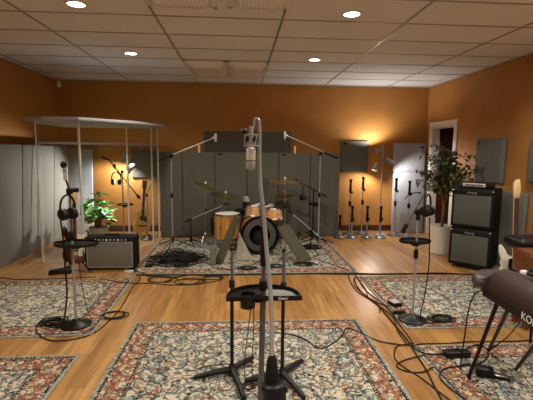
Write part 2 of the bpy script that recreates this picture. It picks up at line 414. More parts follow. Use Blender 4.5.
def troffer(x0, y0, w, l, label):
    t = thing('fluorescent_fixture', (x0 + w / 2, y0 + l / 2, H), label, 'ceiling fixture', 'unlit fluorescent fixtures with clear lenses')
    o = t.location.copy(); mb = MB(o); z = H - .012
    for a, b in (((x0 + w / 2, y0 + .015), (w, .03)), ((x0 + w / 2, y0 + l - .015), (w, .03)), ((x0 + .015, y0 + l / 2), (.03, l)), ((x0 + w - .015, y0 + l / 2), (.03, l))): mb.box((*a, z), (*b, .02))
    mb.build('frame', 'white', t, smooth=False)
    mb = MB(o); nx, ny = 10, 14; g = []
    for j in range(ny + 1):
        row = []
        for i in range(nx + 1):
            u, v = i / nx, j / ny; k = min(1, 6 * min(u, 1 - u)) * min(1, 8 * min(v, 1 - v))
            zz = H - .02 - .06 * math.sin(k * PI / 2) + .012 * math.sin(u * PI) * math.sin(v * PI)
            row.append(mb.bm.verts.new(V((x0 + .03 + u * (w - .06), y0 + .03 + v * (l - .06), zz)) - o))
        g.append(row)
    for j in range(ny):
        for i in range(nx): mb.bm.faces.new((g[j][i], g[j][i + 1], g[j + 1][i + 1], g[j + 1][i]))
    mb.build('lens', 'prism', t)
troffer(-.80, 5.90, .60, 1.21, 'unlit ceiling fixture with ridged clear lens near back wall, left of its pair')
troffer(-.19, 5.90, .60, 1.21, 'unlit ceiling fixture with ridged clear lens near back wall, right of its pair')
troffer(-.80, 2.55, .60, 1.21, 'unlit ceiling fixture at top edge of photo, left of its pair')
troffer(-.10, 2.55, .52, 1.19, 'unlit ceiling fixture at top edge of photo, right of its pair')
t = thing('motion_sensor', (XL + .07, YB - .04, 2.76), 'small white motion sensor high in the back left corner', 'sensor')
MB(t.location).box(t.location, (.06, .05, .12), (0, 0, .7), bevel=.012).build('housing', 'white', t)
MB(t.location).box(V(t.location) + V((.014, -.022, -.015)), (.036, .02, .05), (0, 0, .7), bevel=.008).build('lens', 'ivory', t)

# ------------------------------------------------------------------ rugs
def rug(x0, x1, y0, y1, seed, label, tint=lin(200, 190, 165), th=.009, rz=0):
    c = V(((x0 + x1) / 2, (y0 + y1) / 2, th / 2)); hx, hy = (x1 - x0) / 2, (y1 - y0) / 2
    o = MB(c).box(c, (2 * hx, 2 * hy, th), bevel=.003).build('rug', rug_mat('rug_pile', hx, hy, seed, tint))
    o.rotation_euler.z = rz; RUGS.append((c, hx, hy, rz))
    return tag(o, label, 'rug', 'patterned oriental rugs')
RUGS = []
rug(-.945, 1.108, .62, 3.57, 1, 'patterned oriental rug in the foreground under the two tripod stands')
rug(-1.395, 1.56, 5.02, 7.14, 2, 'patterned oriental rug under the drum kit', lin(190, 184, 166))
rug(-3.0, -1.27, 3.31, 4.86, 3, 'patterned oriental rug under the left microphone stand', lin(206, 196, 172), rz=.03)
rug(1.50, 3.60, 3.335, 4.845, 4, 'patterned oriental rug under the right microphone stand', lin(206, 190, 164))
rug(-3.0, -1.215, 1.3, 3.0, 5, 'patterned oriental rug cut off at the lower left corner', lin(200, 190, 165))
rug(1.405, 3.60, 1.3, 3.02, 6, 'patterned oriental rug under the stage piano legs', lin(206, 190, 164))
def ground(x, y):
    for c, hx, hy, rz in RUGS:
        if abs(x - c.x) < hx + .01 and abs(y - c.y) < hy + .01: return .009
    return 0.

# ------------------------------------------------------------------ acoustic panels
def panel(c, size, label, m='felt', rot=(0, 0, 0), group='grey acoustic panels', tagpos=None, bevel=.014, name='acoustic_baffle'):
    """c: bottom centre"""
    t = thing(name, c, label, 'acoustic panel', group); t.rotation_euler = rot
    MB().box((0, 0, size[2] / 2), size, bevel=bevel, seg=3).build('felt_body', m, t)
    if tagpos: MB().box((tagpos[0], -size[1] / 2 - .002, tagpos[1]), (.085, .006, .032), bevel=.002).build('name_tag', 'black', t, label='black name tag')
    return t
# left wall, leaning
for y0, y1, lb in ((5.05, 5.90, 'grey acoustic panel leaning on the left wall at the left photo edge'), (5.91, 6.34, 'narrow grey acoustic panel on left wall, second from the left photo edge'),
                   (6.35, 6.89, 'grey acoustic panel on left wall that catches the plant shadow'), (6.90, 7.45, 'grey acoustic panel on left wall nearest the back corner')):
    panel((-3.16, (y0 + y1) / 2, 0.003), (y1 - y0 - .003, .05, 1.63), lb, 'felt', (.055, 0, PI / 2), 'acoustic panels along the left wall')
panel((-3.0, 7.60, 0.002), (.55, .05, 1.58), 'pale lit acoustic panel against the back wall in the left corner behind the booth', 'felt_light', (-.06, 0, 0))
panel((-1.80, 7.815, 1.05), (.50, .05, .53), 'small square acoustic panel on back wall seen through the booth', 'felt_dark')
# gobo row
xs = [-1.43, -1.03, -.44, .135, .716, 1.30, 1.855]
gl = ['leftmost narrow charcoal gobo panel of the row behind the drums', 'second charcoal gobo from the left behind the drums with white clip on top', 'third charcoal gobo from the left behind the drums with black tag',
      'charcoal gobo panel behind the bass drum, left of the right-hand name tag', 'second charcoal gobo from the right with black tag and white clip on top', 'rightmost charcoal gobo of the row next to the microphone stand row']
gl[3] = 'charcoal gobo panel directly behind the tall centre microphone, fourth from the left'
gl[4] = 'charcoal gobo with black tag, second from the right of the row behind drums'
for i, (a, b) in enumerate(zip(xs, xs[1:])):
    t = panel(((a + b) / 2, 7.33 + (.012 if i % 2 else 0), .002), (b - a - .008, .06, 1.545), gl[i], 'felt_dark', (0, 0, 0), 'charcoal gobo row behind the drums', (-(b - a) / 2 + .10, 1.515) if i in (2, 4) else None, name='gobo_screen')
    if i in (1, 4):
        x = .01 if i == 1 else .0
        MB().box((x, 0, 1.60), (.035, .07, .14), bevel=.008).build('clip', 'ivory', t, label='white clip on the top edge')
    if i in (0, 5):
        for sx in (-1, 1): MB().box((sx * (b - a) * .35, 0, .006), (.03, .2, .012)).build('foot', 'black', t)
panel((.165, 7.813, 1.30), (1.68, .05, .645), 'wide charcoal acoustic panel on back wall above the gobo row', 'felt_dark')
panel((2.255, 7.81, 1.183), (.545, .06, .61), 'square charcoal acoustic panel on back wall left of the lamp', 'felt_dark', (0, 0, 0), 'grey acoustic panels', (-.19, .555))
panel((3.30, 7.60, .002), (.63, .06, 1.19), 'pale grey acoustic panel standing right of the lamp, lower of two', 'felt_light', (-.03, 0, 0), 'pale panels right of the lamp')
panel((3.29, 7.64, 1.195), (.62, .06, .555), 'pale grey acoustic panel right of the lamp, upper of two, brightly lit', 'felt_light', (-.03, 0, 0), 'pale panels right of the lamp', (.25, .48))
panel((3.675, 5.695, 1.14), (.65, .07, .655), 'grey acoustic panel on right wall above the bass amplifier stack', 'felt', (0, 0, -PI / 2), 'panels mounted on the right wall', (-.25, .58), .03)
panel((3.675, 4.52, 1.21), (.72, .07, .56), 'grey acoustic panel on right wall cut by the right photo edge', 'felt', (0, 0, -PI / 2), 'panels mounted on the right wall', None, .03)
panel((3.655, 5.12, .003), (.52, .05, 1.06), 'grey acoustic panel leaning on right wall behind the bass neck', 'felt', (-.024, 0, -PI / 2), 'panels leaning on the right wall')
panel((3.655, 4.42, .003), (.60, .05, 1.06), 'grey acoustic panel leaning on right wall at the right photo edge', 'felt', (-.024, 0, -PI / 2), 'panels leaning on the right wall', (-.14, .98))

# ------------------------------------------------------------------ clear acrylic vocal booth
P = [(-2.98, 6.25), (-2.73, 5.645), (-2.17, 5.65), (-1.69, 6.2), (-1.475, 6.89), (-1.43, 7.18)]
bo = V((-2.2, 6.4, 0)); booth = thing('vocal_booth', bo, 'clear folding acrylic booth with a grey lid and chrome rails', 'booth')
for (ax, ay), (bx, by) in zip(P, P[1:]):
    d = V((bx - ax, by - ay, 0)); L = d.length; u = d / L; nrm = V((-u.y, u.x, 0)); a = V((ax, ay, 0)) + u * .012
    for z0, z1 in ((.012, 1.635), (1.665, 1.945)):
        MB(bo).obox(a + V((0, 0, z0)), u * (L - .024), nrm * .008, (0, 0, z1 - z0)).build('acrylic_panel', 'acrylic', booth, smooth=False)
    MB(bo).obox(a + V((0, 0, 1.637)) - nrm * .006, u * (L - .024), nrm * .02, (0, 0, .032), bevel=.004).build('rail', 'steel', booth)
    MB(bo).obox(a - nrm * .004, u * (L - .024), nrm * .016, (0, 0, .012)).build('bottom_edge', 'hinge', booth, smooth=False)
for (x, y), rr in zip(P, (.009, .010, .017, .013, .014, .014)): MB(bo).tube((x, y, 0), (x, y, 1.945), rr, n=12).build('hinge_post', 'hinge', booth)
outl = [[(-3.02, 6.2), (-2.88, 5.62), (-2.55, 5.46), (-2.55, 7.25), (-3.02, 7.25)], [(-2.54, 5.46), (-2.1, 5.48), (-1.86, 5.72), (-1.86, 7.25), (-2.54, 7.25)], [(-1.85, 5.73), (-1.5, 6.1), (-1.28, 6.75), (-1.27, 7.12), (-1.4, 7.25), (-1.85, 7.25)]]
for ol in outl: MB(bo).prism([(x - bo.x, y - bo.y) for x, y in ol], bo + V((0, 0, 1.948)), (1, 0, 0), (0, 1, 0), (0, 0, 1), .042, bevel=.006).build('lid_panel', 'felt_light', booth)

# ------------------------------------------------------------------ tree lamps
def lamp_head(t, o, base, aim, power, col, cone=130, s=1.):
    base, aim = V(base), V(aim).normalized()
    mb = MB(o); mb.lathe([(.004, -.09 * s), (.022 * s, -.085 * s), (.026 * s, -.03 * s), (.045 * s, .02 * s), (.056 * s, .065 * s), (.052 * s, .065 * s), (.038 * s, .015 * s), (.018 * s, -.02 * s)], base, aim, 20, cap=False)
    h = mb.build('lamp_shade', 'steel', t)
    MB(o).ball(base + aim * .03 * s, .026 * s, 12).build('bulb', 'bulb', h)
    area_or_spot('lamp_bulb_light', base + aim * .072 * s, base + aim * 2, power, col, cone, .6, .03)
def tree_lamp(x, y, top, heads, label, col):
    o = V((x, y, 0)); t = thing('floor_lamp', o, label, 'floor lamp', 'three-headed floor lamps')
    MB(o).lathe([(.13, 0), (.13, .012), (.10, .022), (.02, .032)], o, n=28).build('base', 'steel', t)
    MB(o).tube((x, y, .02), (x, y, top), .010).build('pole', 'steel', t)
    MB(o).ball((x, y, top), .014).build('finial', 'chrome', t)
    for b, a, p, cone in heads:
        b = V(b); z = b.z
        MB(o).path([(x, y, z), ((x + b.x) / 2, (y + b.y) / 2, z + .01), tuple(b - V(a).normalized() * .03)], .007).build('arm', 'steel', t)
        lamp_head(t, o, b, a, p, col, cone)
COOL = (1., .95, .90)
tree_lamp(2.70, 7.46, 1.70, [((2.60, 7.54, 1.60), (-.12, .10, .98), 20, 160), ((2.80, 7.34, 1.42), (.62, -.16, -.55), 22, 150), ((2.60, 7.56, 1.29), (-.28, -.06, -.9), 16, 165)], 'silver three-headed floor lamp, all lit, by the row of microphone stands', COOL)
tree_lamp(-2.02, 7.45, 1.50, [((-2.12, 7.52, 1.42), (-.30, .12, -.95), 32, 155), ((-1.95, 7.40, 1.36), (.3, -.3, -.8), 6, 120), ((-1.93, 7.24, 1.22), (-.72, -.44, -.50), 75, 120)], 'silver three-headed floor lamp behind the booth beside the plant', COOL)

# ------------------------------------------------------------------ stands, microphones, headphones
def round_base(t, o, x, y, z=0, r=.125, m='blackm'):
    MB(o).lathe([(r * .96, z), (r, z + .006), (r, z + .014), (r * .8, z + .026), (r * .3, z + .042), (.018, z + .06)], (x, y, 0), n=32).build('base', m, t)
def tripod_base(t, o, x, y, z, r, m='blackm', hub=.14, a0=.5):
    MB(o).tube((x, y, z + hub - .05), (x, y, z + hub + .04), .02).build('hub', m, t)
    for k in range(3):
        a = a0 + k * 2 * PI / 3; e = (x + r * math.cos(a), y + r * math.sin(a), z + .012)
        l = MB(o).tube((x, y, z + hub), e, .009, .008, 8).build('leg', m, t)
        MB(o).ball(e, .012, 8).build('rubber_foot', 'rubber', l)
def microphone(name, p, d, label, L=.17, r=.024, kind='pencil', m='silver', group=None):
    """d: direction from the tail to the head; p: tail"""
    p, d = V(p), V(d).normalized(); t = thing(name, p, label, 'microphone', group); o = p
    if kind == 'pencil':
        MB(o).lathe([(.006, 0), (r * .9, .004), (r, L * .1), (r, L * .78), (r * .92, L * .8)], p, d, 16).build('body', m, t)
        MB(o).lathe([(r * .92, L * .8), (r, L * .83), (r, L * .97), (r * .6, L)], p, d, 16).build('capsule', 'darksteel', t)
    elif kind == 'dynamic':
        MB(o).lathe([(r * .45, 0), (r * .5, L * .1), (r * .75, L * .66), (r * .8, L * .7)], p, d, 16).build('body', 'black', t)
        MB(o).ball(p + d * L * .84, r, 14).build('grille', 'blackm', t)
    else:
        MB(o).lathe([(r * .7, 0), (r, L * .06), (r, L * .56), (r * .98, L * .58)], p, d, 24).build('body', m, t)
        MB(o).lathe([(r * .98, L * .58), (r * 1.03, L * .6), (r * 1.0, L * .9), (r * .7, L * .99), (r * .3, L)], p, d, 24).build('grille', 'steel', t)
        MB(o).lathe([(r * 1.05, L * .565), (r * 1.08, L * .575), (r * 1.08, L * .595), (r * 1.05, L * .605)], p, d, 24).build('band', 'black', t)
    return t
def headphones(p, label, w=.17, h=.19, rz=0., tilt=0.):
    """p: top of the headband; cups hang below"""
    p = V(p); t = thing('headphones', p, label, 'headphones', 'headphones hung on stands'); t.rotation_euler = (tilt, 0, rz)
    pts = [(w / 2 * 1.06 * math.cos(a) if True else 0, 0, -h * .52 + h * .52 * math.sin(a)) for a in [PI * k / 14 for k in range(15)]]
    pts = [(w / 2, 0, -h * .72)] + pts + [(-w / 2, 0, -h * .72)]
    MB().path(pts, .009, 8).build('headband', 'black', t)
    for s in (-1, 1):
        cp = MB().lathe([(.02, -.022), (.040, -.02), (.046, -.008), (.044, .012), (.03, .022)], (s * w / 2 * .80, 0, -h * .78), (s, 0, 0), 20, sx=1.15).build('ear_cup', 'black', t)
        MB().lathe([(.030, -.036), (.044, -.032), (.044, -.020), (.03, -.018)], (s * w / 2 * .80, 0, -h * .78), (s, 0, 0), 20, sx=1.15).build('ear_pad', 'rubber', cp)
    return t
def tray(t, o, c, rx, ry, m='blackm'):
    MB(o).lathe([(.97, -.010), (1, -.004), (1, .016), (.97, .016), (.965, -.002), (.0, -.002)], c, (0, 0, 1), 36, sx=rx, sy=ry, cap=False).build('accessory_tray', m, t)
    MB(o).box(V(c) + V((0, 0, -.022)), (.06, .06, .04), bevel=.006).build('tray_clamp', 'black', t)

# left vocal stand
o = V((-1.455, 3.535, .009)); x, y = o.x, o.y
t = thing('microphone_stand', o, 'straight microphone stand with round black base and tray on the left rug', 'microphone stand', 'microphone stands'); round_base(t, o, x, y, .009, .13)
MB(o).tube((x, y, .06), (x, y, .80), .0115).build('lower_tube', 'steel', t); MB(o).tube((x, y, .80), (x, y, 1.20), .008).build('upper_tube', 'darksteel', t)
MB(o).lathe([(.012, 0), (.019, .01), (.019, .08), (.012, .09)], (x, y, .78), n=16).build('clutch', 'black', t)
mb = MB(o); mb.box((x, y, 1.215), (.05, .04, .05), bevel=.008); mb.tube((x - .02, y, 1.22), (x + .05, y, 1.225), .016); mb.ball((x + .055, y, 1.225), .024); mb.build('swivel', 'black', t)
MB(o).path([(x, y, 1.22), (x - .012, y, 1.26), (x - .03, y, 1.32)], .009, smooth=4).build('gooseneck', 'black', t)
tray(t, o, (-1.42, y, .752), .19, .13)
mt = microphone('condenser_microphone', (x - .03, y, 1.305), (-.06, 0, 1), 'slim silver microphone with dark head atop the left stand', .13, .014, 'cond', 'silver')
MB(mt.location).ball((x - .04, y + .0, 1.44), .027, 14, (1, 1, 1.15)).build('windscreen', 'rubber', mt)
headphones((-1.465, 3.50, 1.185), 'black headphones hung on the left microphone stand', .14, .21, 1.1)

# right vocal stand with boom
o = V((1.625, 3.51, .009)); x, y = o.x, o.y
t = thing('microphone_stand', o, 'boom microphone stand with round base and tray on the right rug', 'microphone stand', 'microphone stands'); round_base(t, o, x, y, .009, .13)
MB(o).tube((x, y, .06), (x, y, .62), .0115).build('lower_tube', 'steel', t); MB(o).tube((x, y, .62), (x - .005, y, 1.03), .009).build('upper_tube', 'steel', t)
MB(o).lathe([(.012, 0), (.02, .01), (.02, .08), (.012, .09)], (x, y, .60), n=16).build('clutch', 'black', t)
mb = MB(o); mb.tube((x - .03, y, 1.04), (x + .02, y, 1.04), .024); mb.box((x, y, 1.0), (.03, .03, .08), bevel=.006); mb.build('swivel', 'black', t)
MB(o).tube((1.50, 3.53, .85), (1.765, 3.476, 1.42), .006).build('boom', 'darksteel', t)
MB(o).tube((1.495, 3.532, .84), (1.53, 3.525, .92), .019).build('counterweight', 'black', t)
tray(t, o, (1.61, y, .765), .145, .10)
headphones((1.695, 3.48, 1.20), 'black headphones hung on the boom of the right stand', .13, .19, .75)
microphone('dynamic_microphone', (1.765, 3.476, 1.415), (.25, .3, .9), 'dark microphone at the top of the right boom among the ficus leaves', .12, .018, 'dynamic')

# centre boom stand, folded nearly upright, with the big hanging condenser
o = V((.122, 2.15, .009)); x, y = o.x, o.y
t = thing('microphone_stand', o, 'tall chrome boom stand in the centre foreground holding a tray', 'microphone stand', 'microphone stands'); round_base(t, o, x, y, .009, .17)
MB(o).tube((x, y, .05), (x + .012, y, .84), .0165, n=16).build('lower_tube', 'darksteel', t)
MB(o).tube((x + .012, y, .84), (x + .013, y, 1.16), .0125, n=16).build('upper_tube', 'darksteel', t)
mb = MB(o); mb.lathe([(.014, 0), (.022, .008), (.022, .06), (.014, .07)], (x + .010, y, .80), n=18); mb.box((x - .022, y - .005, .76), (.05, .03, .05), bevel=.008); mb.build('clutch', 'black', t)
mb = MB(o); mb.tube((x + .008, y - .02, .95), (x + .008, y - .02, 1.15), .0165, n=16); mb.tube((x + .0, y - .02, 1.15), (x + .035, y - .02, 1.15), .02); mb.build('boom_clutch', 'black', t)
B0 = V((.168, 1.96, .52))
MB(o).path([B0, (.170, 2.03, .75), (.146, 2.10, 1.05), (.128, 2.115, 1.25), (.107, 2.12, 1.45), (.102, 2.12, 1.70), (.099, 2.12, 1.73), (.088, 2.12, 1.738), (.079, 2.12, 1.73), (.077, 2.12, 1.69)], [.013, .0068], 12, smooth=5).build('boom', 'pole', t)
MB(o).tube((.118, 2.16, 1.16), (.113, 2.16, 1.71), .006).build('thin_rod', 'darksteel', t)
mb = MB(o); mb.lathe([(.018, 0), (.027, -.03), (.036, -.12), (.042, -.17)], B0 + V((.002, -.002, .0)), (0, 0, 1), n=20); mb.build('weight_sleeve', 'rubber', t)
mb = MB(o); mb.lathe([(.05, -.07), (.062, -.06), (.062, .06), (.05, .07)], (.182, 1.93, .315), (.06, -.16, -1), n=28); mb.tube((.115, 1.935, .365), (.25, 1.925, .36), .022); mb.build('counterweight', 'black', t)
# half-moon tray on that stand
tl = V((.135, 2.15, .77)); mb = MB(o)
arc = [(.205 * math.cos(a), -.075 + .205 * math.sin(a) ** .8 if math.sin(a) > 0 else -.075) for a in [PI * k / 28 for k in range(29)]]
arc = [(a, b) for a, b in arc]
mb.prism(arc, tl + V((0, 0, 0)), (1, 0, 0), (0, 1, 0), (0, 0, 1), .006); 
mb.build('accessory_tray', 'blackm', t)
mb = MB(o); inner = [(a * .97, -.068 + (b + .075) * .955) for a, b in arc]; n = len(arc)
va = [[mb.bm.verts.new(tl - o + V((p[0], p[1], z))) for p in q] for q, z in ((arc, .0), (arc, .026), (inner, .026), (inner, .006))]
for r0, r1 in zip(va, va[1:]):
    for k in range(n): mb.bm.faces.new((r0[k], r0[(k + 1) % n], r1[(k + 1) % n], r1[k]))
mb.build('tray_rim', 'blackm', t)
MB(o).lathe([(.040, .024), (.043, .024), (.040, -.052), (.0, -.054), (.0, -.05), (.037, -.048), (.040, .022)], tl + V((-.088, -.04, .005)), n=24, cap=False).build('cup_holder', 'black', t)
text('Gator', t, tl - o + V((.10, -.0785, .0135)), (PI / 2, 0, 0), .022, 'label', 'logo', .0008, .25)
pp = MB().prism([(-.09, -.055), (.085, -.055), (.06, .035), (.02, .07), (-.09, .085)], (0, 0, 0), (1, 0, 0), (0, 1, 0), (0, 0, 1), .002).build('paper_sheet', 'paper', smooth=False); pp.location = tl + V((.105, 0, .0065))
tag(pp, 'grey sheet of paper lying on the half-moon tray', 'paper')
mt = microphone('condenser_microphone', (.060, 2.11, 1.590), (-.02, 0, -1), 'large silver condenser microphone hanging upside down from the centre boom', .118, .0245, 'cond', 'silver')
mo = mt.location
mb = MB(mo)
for z, r in ((1.598, .036), (1.655, .036)): mb.path([(.060 + r * math.cos(a), 2.11 + r * math.sin(a), z) for a in [2 * PI * k / 20 for k in range(20)]], .0035, 6, closed=True)
for k in range(6):
    a = 2 * PI * k / 6; mb.tube((.060 + .036 * math.cos(a), 2.11 + .036 * math.sin(a), 1.598), (.060 + .036 * math.cos(a + .5), 2.11 + .036 * math.sin(a + .5), 1.655), .0028, n=6)
mb.tube((.055, 2.11, 1.59), (.062, 2.11, 1.70), .012); mb.build('shock_mount', 'steel', mt)
mb = MB(mo); mb.lathe([(.01, 0), (.016, .004), (.016, .022), (.01, .028)], (.034, 2.10, 1.668), (-.6, -.3, .3), n=14); mb.tube((.03, 2.108, 1.63), (.09, 2.112, 1.632), .010); mb.build('knob', 'black', mt)

# two slim tripod stands
def slim_tripod(x, y, ends, label):
    o = V((x, y, .009)); t = thing('tripod_stand', o, label, 'stand', 'slim black tripod stands in the foreground')
    MB(o).tube((x, y, .03), (x, y, .68), .0125, n=14).build('lower_tube', 'blackm', t)
    MB(o).tube((x, y, .68), (x, y, .925), .0105, n=12).build('upper_tube', 'darksteel', t)
    MB(o).lathe([(.014, 0), (.02, .006), (.02, .05), (.014, .06)], (x, y, .64), n=16).build('clutch', 'black', t)
    MB(o).ball((x, y, .915), .017, 12).build('cap', 'black', t)
    MB(o).lathe([(.03, .010), (.034, .03), (.028, .065), (.016, .085)], (x, y, 0), n=18).build('hub', 'black', t)
    for ex, ey in ends:
        l = MB(o).path([(x, y, .048), ((x + ex) / 2, (y + ey) / 2, .042), (ex, ey, .025)], [.026, .016], 10, smooth=4).build('leg', 'blackm', t)
        MB(o).ball((ex, ey, .023), .014, 8).build('rubber_foot', 'rubber', l)
slim_tripod(-.05, 2.66, [(-.30, 2.62), (.10, 2.86), (.03, 2.37)], 'slim black tripod stand on the rug left of the centre stand')
slim_tripod(.297, 2.60, [(.47, 2.80), (.05, 2.56), (.41, 2.35)], 'slim black tripod stand on the rug right of the centre stand')

# overhead boom stands
def overhead(x, y, zt, b0, b1, label, mlabel):
    z0 = ground(x, y); o = V((x, y, z0)); t = thing('microphone_stand', o, label, 'microphone stand', 'microphone stands')
    tripod_base(t, o, x, y, z0, .30, a0=.4)
    MB(o).tube((x, y, .12), (x, y, .85), .0125).build('lower_tube', 'steel', t); MB(o).tube((x, y, .85), (x, y, zt), .009).build('upper_tube', 'steel', t)
    MB(o).lathe([(.016, 0), (.023, .01), (.023, .07), (.016, .08)], (x, y, .82), n=16).build('clutch', 'black', t)
    mb = MB(o); mb.tube((x, y - .03, zt), (x, y + .03, zt), .03); mb.build('swivel', 'black', t)
    b0, b1 = V(b0), V(b1); k = (b1 - b0)
    MB(o).tube(b0, b1, .009).build('boom', 'steel', t); MB(o).tube(b0 - k * .02, b0 + k * .25, .017).build('counterweight', 'black', t)
    s = b1.x - b0.x; s = 1 if s > 0 else -1
    MB(o).box(b1, (.05, .03, .03), bevel=.006).build('mic_clip', 'silver', t)
    microphone('overhead_microphone', b1 + V((s * .025, -.02, .065)), (0, 0, -1), mlabel, .15, .019)
overhead(-1.075, 6.448, 1.475, (-1.25, 6.45, 1.42), (-.40, 6.44, 1.775), 'tall boom stand left of the drums, base among coiled cables', 'silver overhead microphone left of the drums at boom end')
overhead(1.325, 6.55, 1.54, (1.60, 6.55, 1.475), (.755, 6.54, 1.83), 'tall boom stand right of the drums with counterweight outward', 'silver overhead microphone right of the drums at boom end')

# low boom stands round the drums
def low_boom(x, y, zt, b0, b1, label, mlabel, silver=True, legs=.22, mk='dynamic'):
    z0 = ground(x, y); o = V((x, y, z0)); t = thing('microphone_stand', o, label, 'microphone stand', 'microphone stands')
    tripod_base(t, o, x, y, z0, legs, hub=.10, a0=.9)
    MB(o).tube((x, y, .06), (x, y, zt), .010).build('pole', 'blackm', t)
    MB(o).tube((x, y - .025, zt), (x, y + .025, zt), .022).build('swivel', 'black', t)
    b0, b1 = V(b0), V(b1); MB(o).tube(b0, b1, .0085).build('boom', 'steel' if silver else 'blackm', t)
    MB(o).tube(b0, b0 + (b1 - b0) * .16, .017).build('counterweight', 'black', t)
    microphone('drum_microphone', b1, (b1 - b0), mlabel, .13, .022, mk)
low_boom(-.80, 6.6, .455, (-.90, 6.6, .40), (-.27, 6.5, .69), 'low boom stand left of the floor tom', 'dark microphone over the floor tom rim')
low_boom(1.12, 6.12, .345, (1.37, 6.11, .15), (.83, 6.13, .60), 'low chrome boom stand right of the drums sloping down outward', 'dark microphone on the low boom right of the drums')
low_boom(1.30, 6.93, .90, (1.53, 6.95, .79), (1.07, 6.9, 1.03), 'black boom stand behind the drums carrying headphones and a tray', 'dark microphone on the black boom behind the right cymbals', False, .2)
st = bpy.data.objects['microphone_stand.006'] if 'microphone_stand.006' in bpy.data.objects else None
o3 = V((1.30, 6.93, .009))
for ob in C.objects:
    if ob.get('label', '').startswith('black boom stand behind'): tray(ob, o3, (1.33, 6.93, .655), .11, .09)
headphones((1.10, 6.87, .985), 'black headphones hanging from the black boom behind the drums', .15, .26, 1.2)
low_boom(.90, 5.93, .34, (1.06, 5.93, .375), (.72, 5.90, .305), 'short black boom stand just right of the bass drum', 'dark microphone low beside the right leaning gobo', False, .18)

# row of straight stands by the back wall
def straight(x, y, h, label, grip=.20):
    o = V((x, y, 0)); t = thing('microphone_stand', o, label, 'microphone stand', 'spare straight stands by the back wall')
    round_base(t, o, x, y, 0, .105 if h < .7 else .13, 'darksteel')
    MB(o).tube((x, y, .05), (x, y, h * .55), .0115).build('lower_tube', 'steel', t); MB(o).tube((x, y, h * .55), (x, y, h - grip * .5), .0085).build('upper_tube', 'steel', t)
    MB(o).lathe([(.012, 0), (.026, .008), (.026, .09), (.012, .10)], (x, y, h * .55 - .04), n=14).build('clutch', 'black', t)
    mb = MB(o); mb.lathe([(.015, 0), (.028, .01), (.024, .06), (.020, grip), (.027, grip + .01), (.030, grip + .05), (.022, grip + .055)], (x, y, h - grip - .055), n=14); mb.box((x + .02, y - .01, h - grip - .05), (.05, .03, .045), bevel=.006); mb.build('grip', 'black', t)
straight(1.85, 7.17, .43, 'shortest stand, leftmost of the row beside the gobos'); straight(2.115, 7.50, 1.06, 'tall straight stand, second from the gobos in the back row'); straight(2.07, 7.16, .60, 'short straight stand in front of the two tall left ones, left of pair')
straight(2.365, 7.52, 1.11, 'tallest straight stand just left of the lit lamp pole'); straight(2.36, 7.18, .60, 'short straight stand in front of the tallest one'); straight(2.60, 7.14, .60, 'short straight stand directly in front of the lamp pole')
straight(2.95, 7.36, 1.10, 'tall straight stand in front of the left edge of the pale panel')
straight(3.135, 7.18, 1.06, 'tall stand with side arm in front of the pale panel middle')
for ob in C.objects:
    if ob.get('label', '').startswith('tall stand with side arm'):
        o4 = V(ob.location); mb = MB(o4); mb.tube((3.135, 7.18, .83), (3.30, 7.12, .845), .010); mb.tube((3.135, 7.18, .83), (3.07, 7.2, .72), .009); mb.ball((3.30, 7.12, .845), .02); mb.build('side_arm', 'black', ob)

# ------------------------------------------------------------------ drum kit
g = 'drum kit'
def shell(t, o, c, axis, r, h, m, lugs=8, hoop='chrome', head='drumhead'):
    c, a = V(c), V(axis).normalized()
    MB(o).lathe([(r * .97, 0), (r, .004), (r, h - .004), (r * .97, h)], c, a, 40).build('shell', m, t)
    for hh in (-.008, h - .018): MB(o).lathe([(r * .98, hh), (r * 1.035, hh), (r * 1.035, hh + .026), (r * .98, hh + .026)], c, a, 40, cap=False).build('hoop', hoop, t)
    MB(o).lathe([(.0, h + .004), (r * .93, h + .004), (r * 1.0, h - .002)], c, a, 40, cap=False).build('drum_head', head, t)
    x = a.orthogonal().normalized() if abs(a.z) < .99 else V((1, 0, 0)); yv = a.cross(x)
    for k in range(lugs):
        u = x * math.cos(2 * PI * k / lugs + .3) + yv * math.sin(2 * PI * k / lugs + .3)
        mb = MB(o); mb.tube(c + u * (r + .012) + a * .012, c + u * (r + .012) + a * (h - .012), .004, n=6); mb.tube(c + u * (r + .008) + a * (h * .4), c + u * (r + .008) + a * (h * .6), .011, n=8); mb.build('lug', 'chrome', t)
o = V((-.19, 6.42, .009)); t = thing('floor_tom', o, 'natural maple floor tom with a white head, left of the bass drum', 'drum', g)
shell(t, o, (-.19, 6.42, .17), (0, 0, 1), .205, .40, 'drumwood')
for k in range(3):
    a = -PI / 2 + .5 + k * 2 * PI / 3; px, py = -.19 + .225 * math.cos(a), 6.42 + .225 * math.sin(a); l = MB(o).path([(px, py, .40), (px, py, .08), (px + .02 * math.cos(a), py + .02 * math.sin(a), .022)], .007).build('leg', 'chrome', t); MB(o).ball((px + .02 * math.cos(a), py + .02 * math.sin(a), .022), .0125, 8).build('rubber_foot', 'rubber', l)
bc = V((.31, 5.98, .305)); o = V((.31, 6.15, .009)); t = thing('bass_drum', o, 'bass drum with black hoops and an open ported front head', 'drum', g)
R = .285
MB(o).lathe([(R * .97, 0), (R, .005), (R, .40), (R * .97, .405)], bc, (0, 1, 0), 48, cap=False).build('shell', 'drumwood', t)
for hh in (-.022, .388): MB(o).lathe([(R * .96, hh), (R * 1.04, hh), (R * 1.04, hh + .04), (R * .96, hh + .04)], bc, (0, 1, 0), 48, cap=False).build('hoop', 'black', t)
MB(o).lathe([(R * .99, .008), (R * .86, -.004), (R * .86, .002)], bc, (0, 1, 0), 48, cap=False).build('front_head', 'vinyl', t)
MB(o).lathe([(R * .87, -.006), (R * .56, -.008), (R * .56, .0)], bc, (0, 1, 0), 48, cap=False).build('head_ring', 'darksteel', t, label='grey metallic ring on the front head')
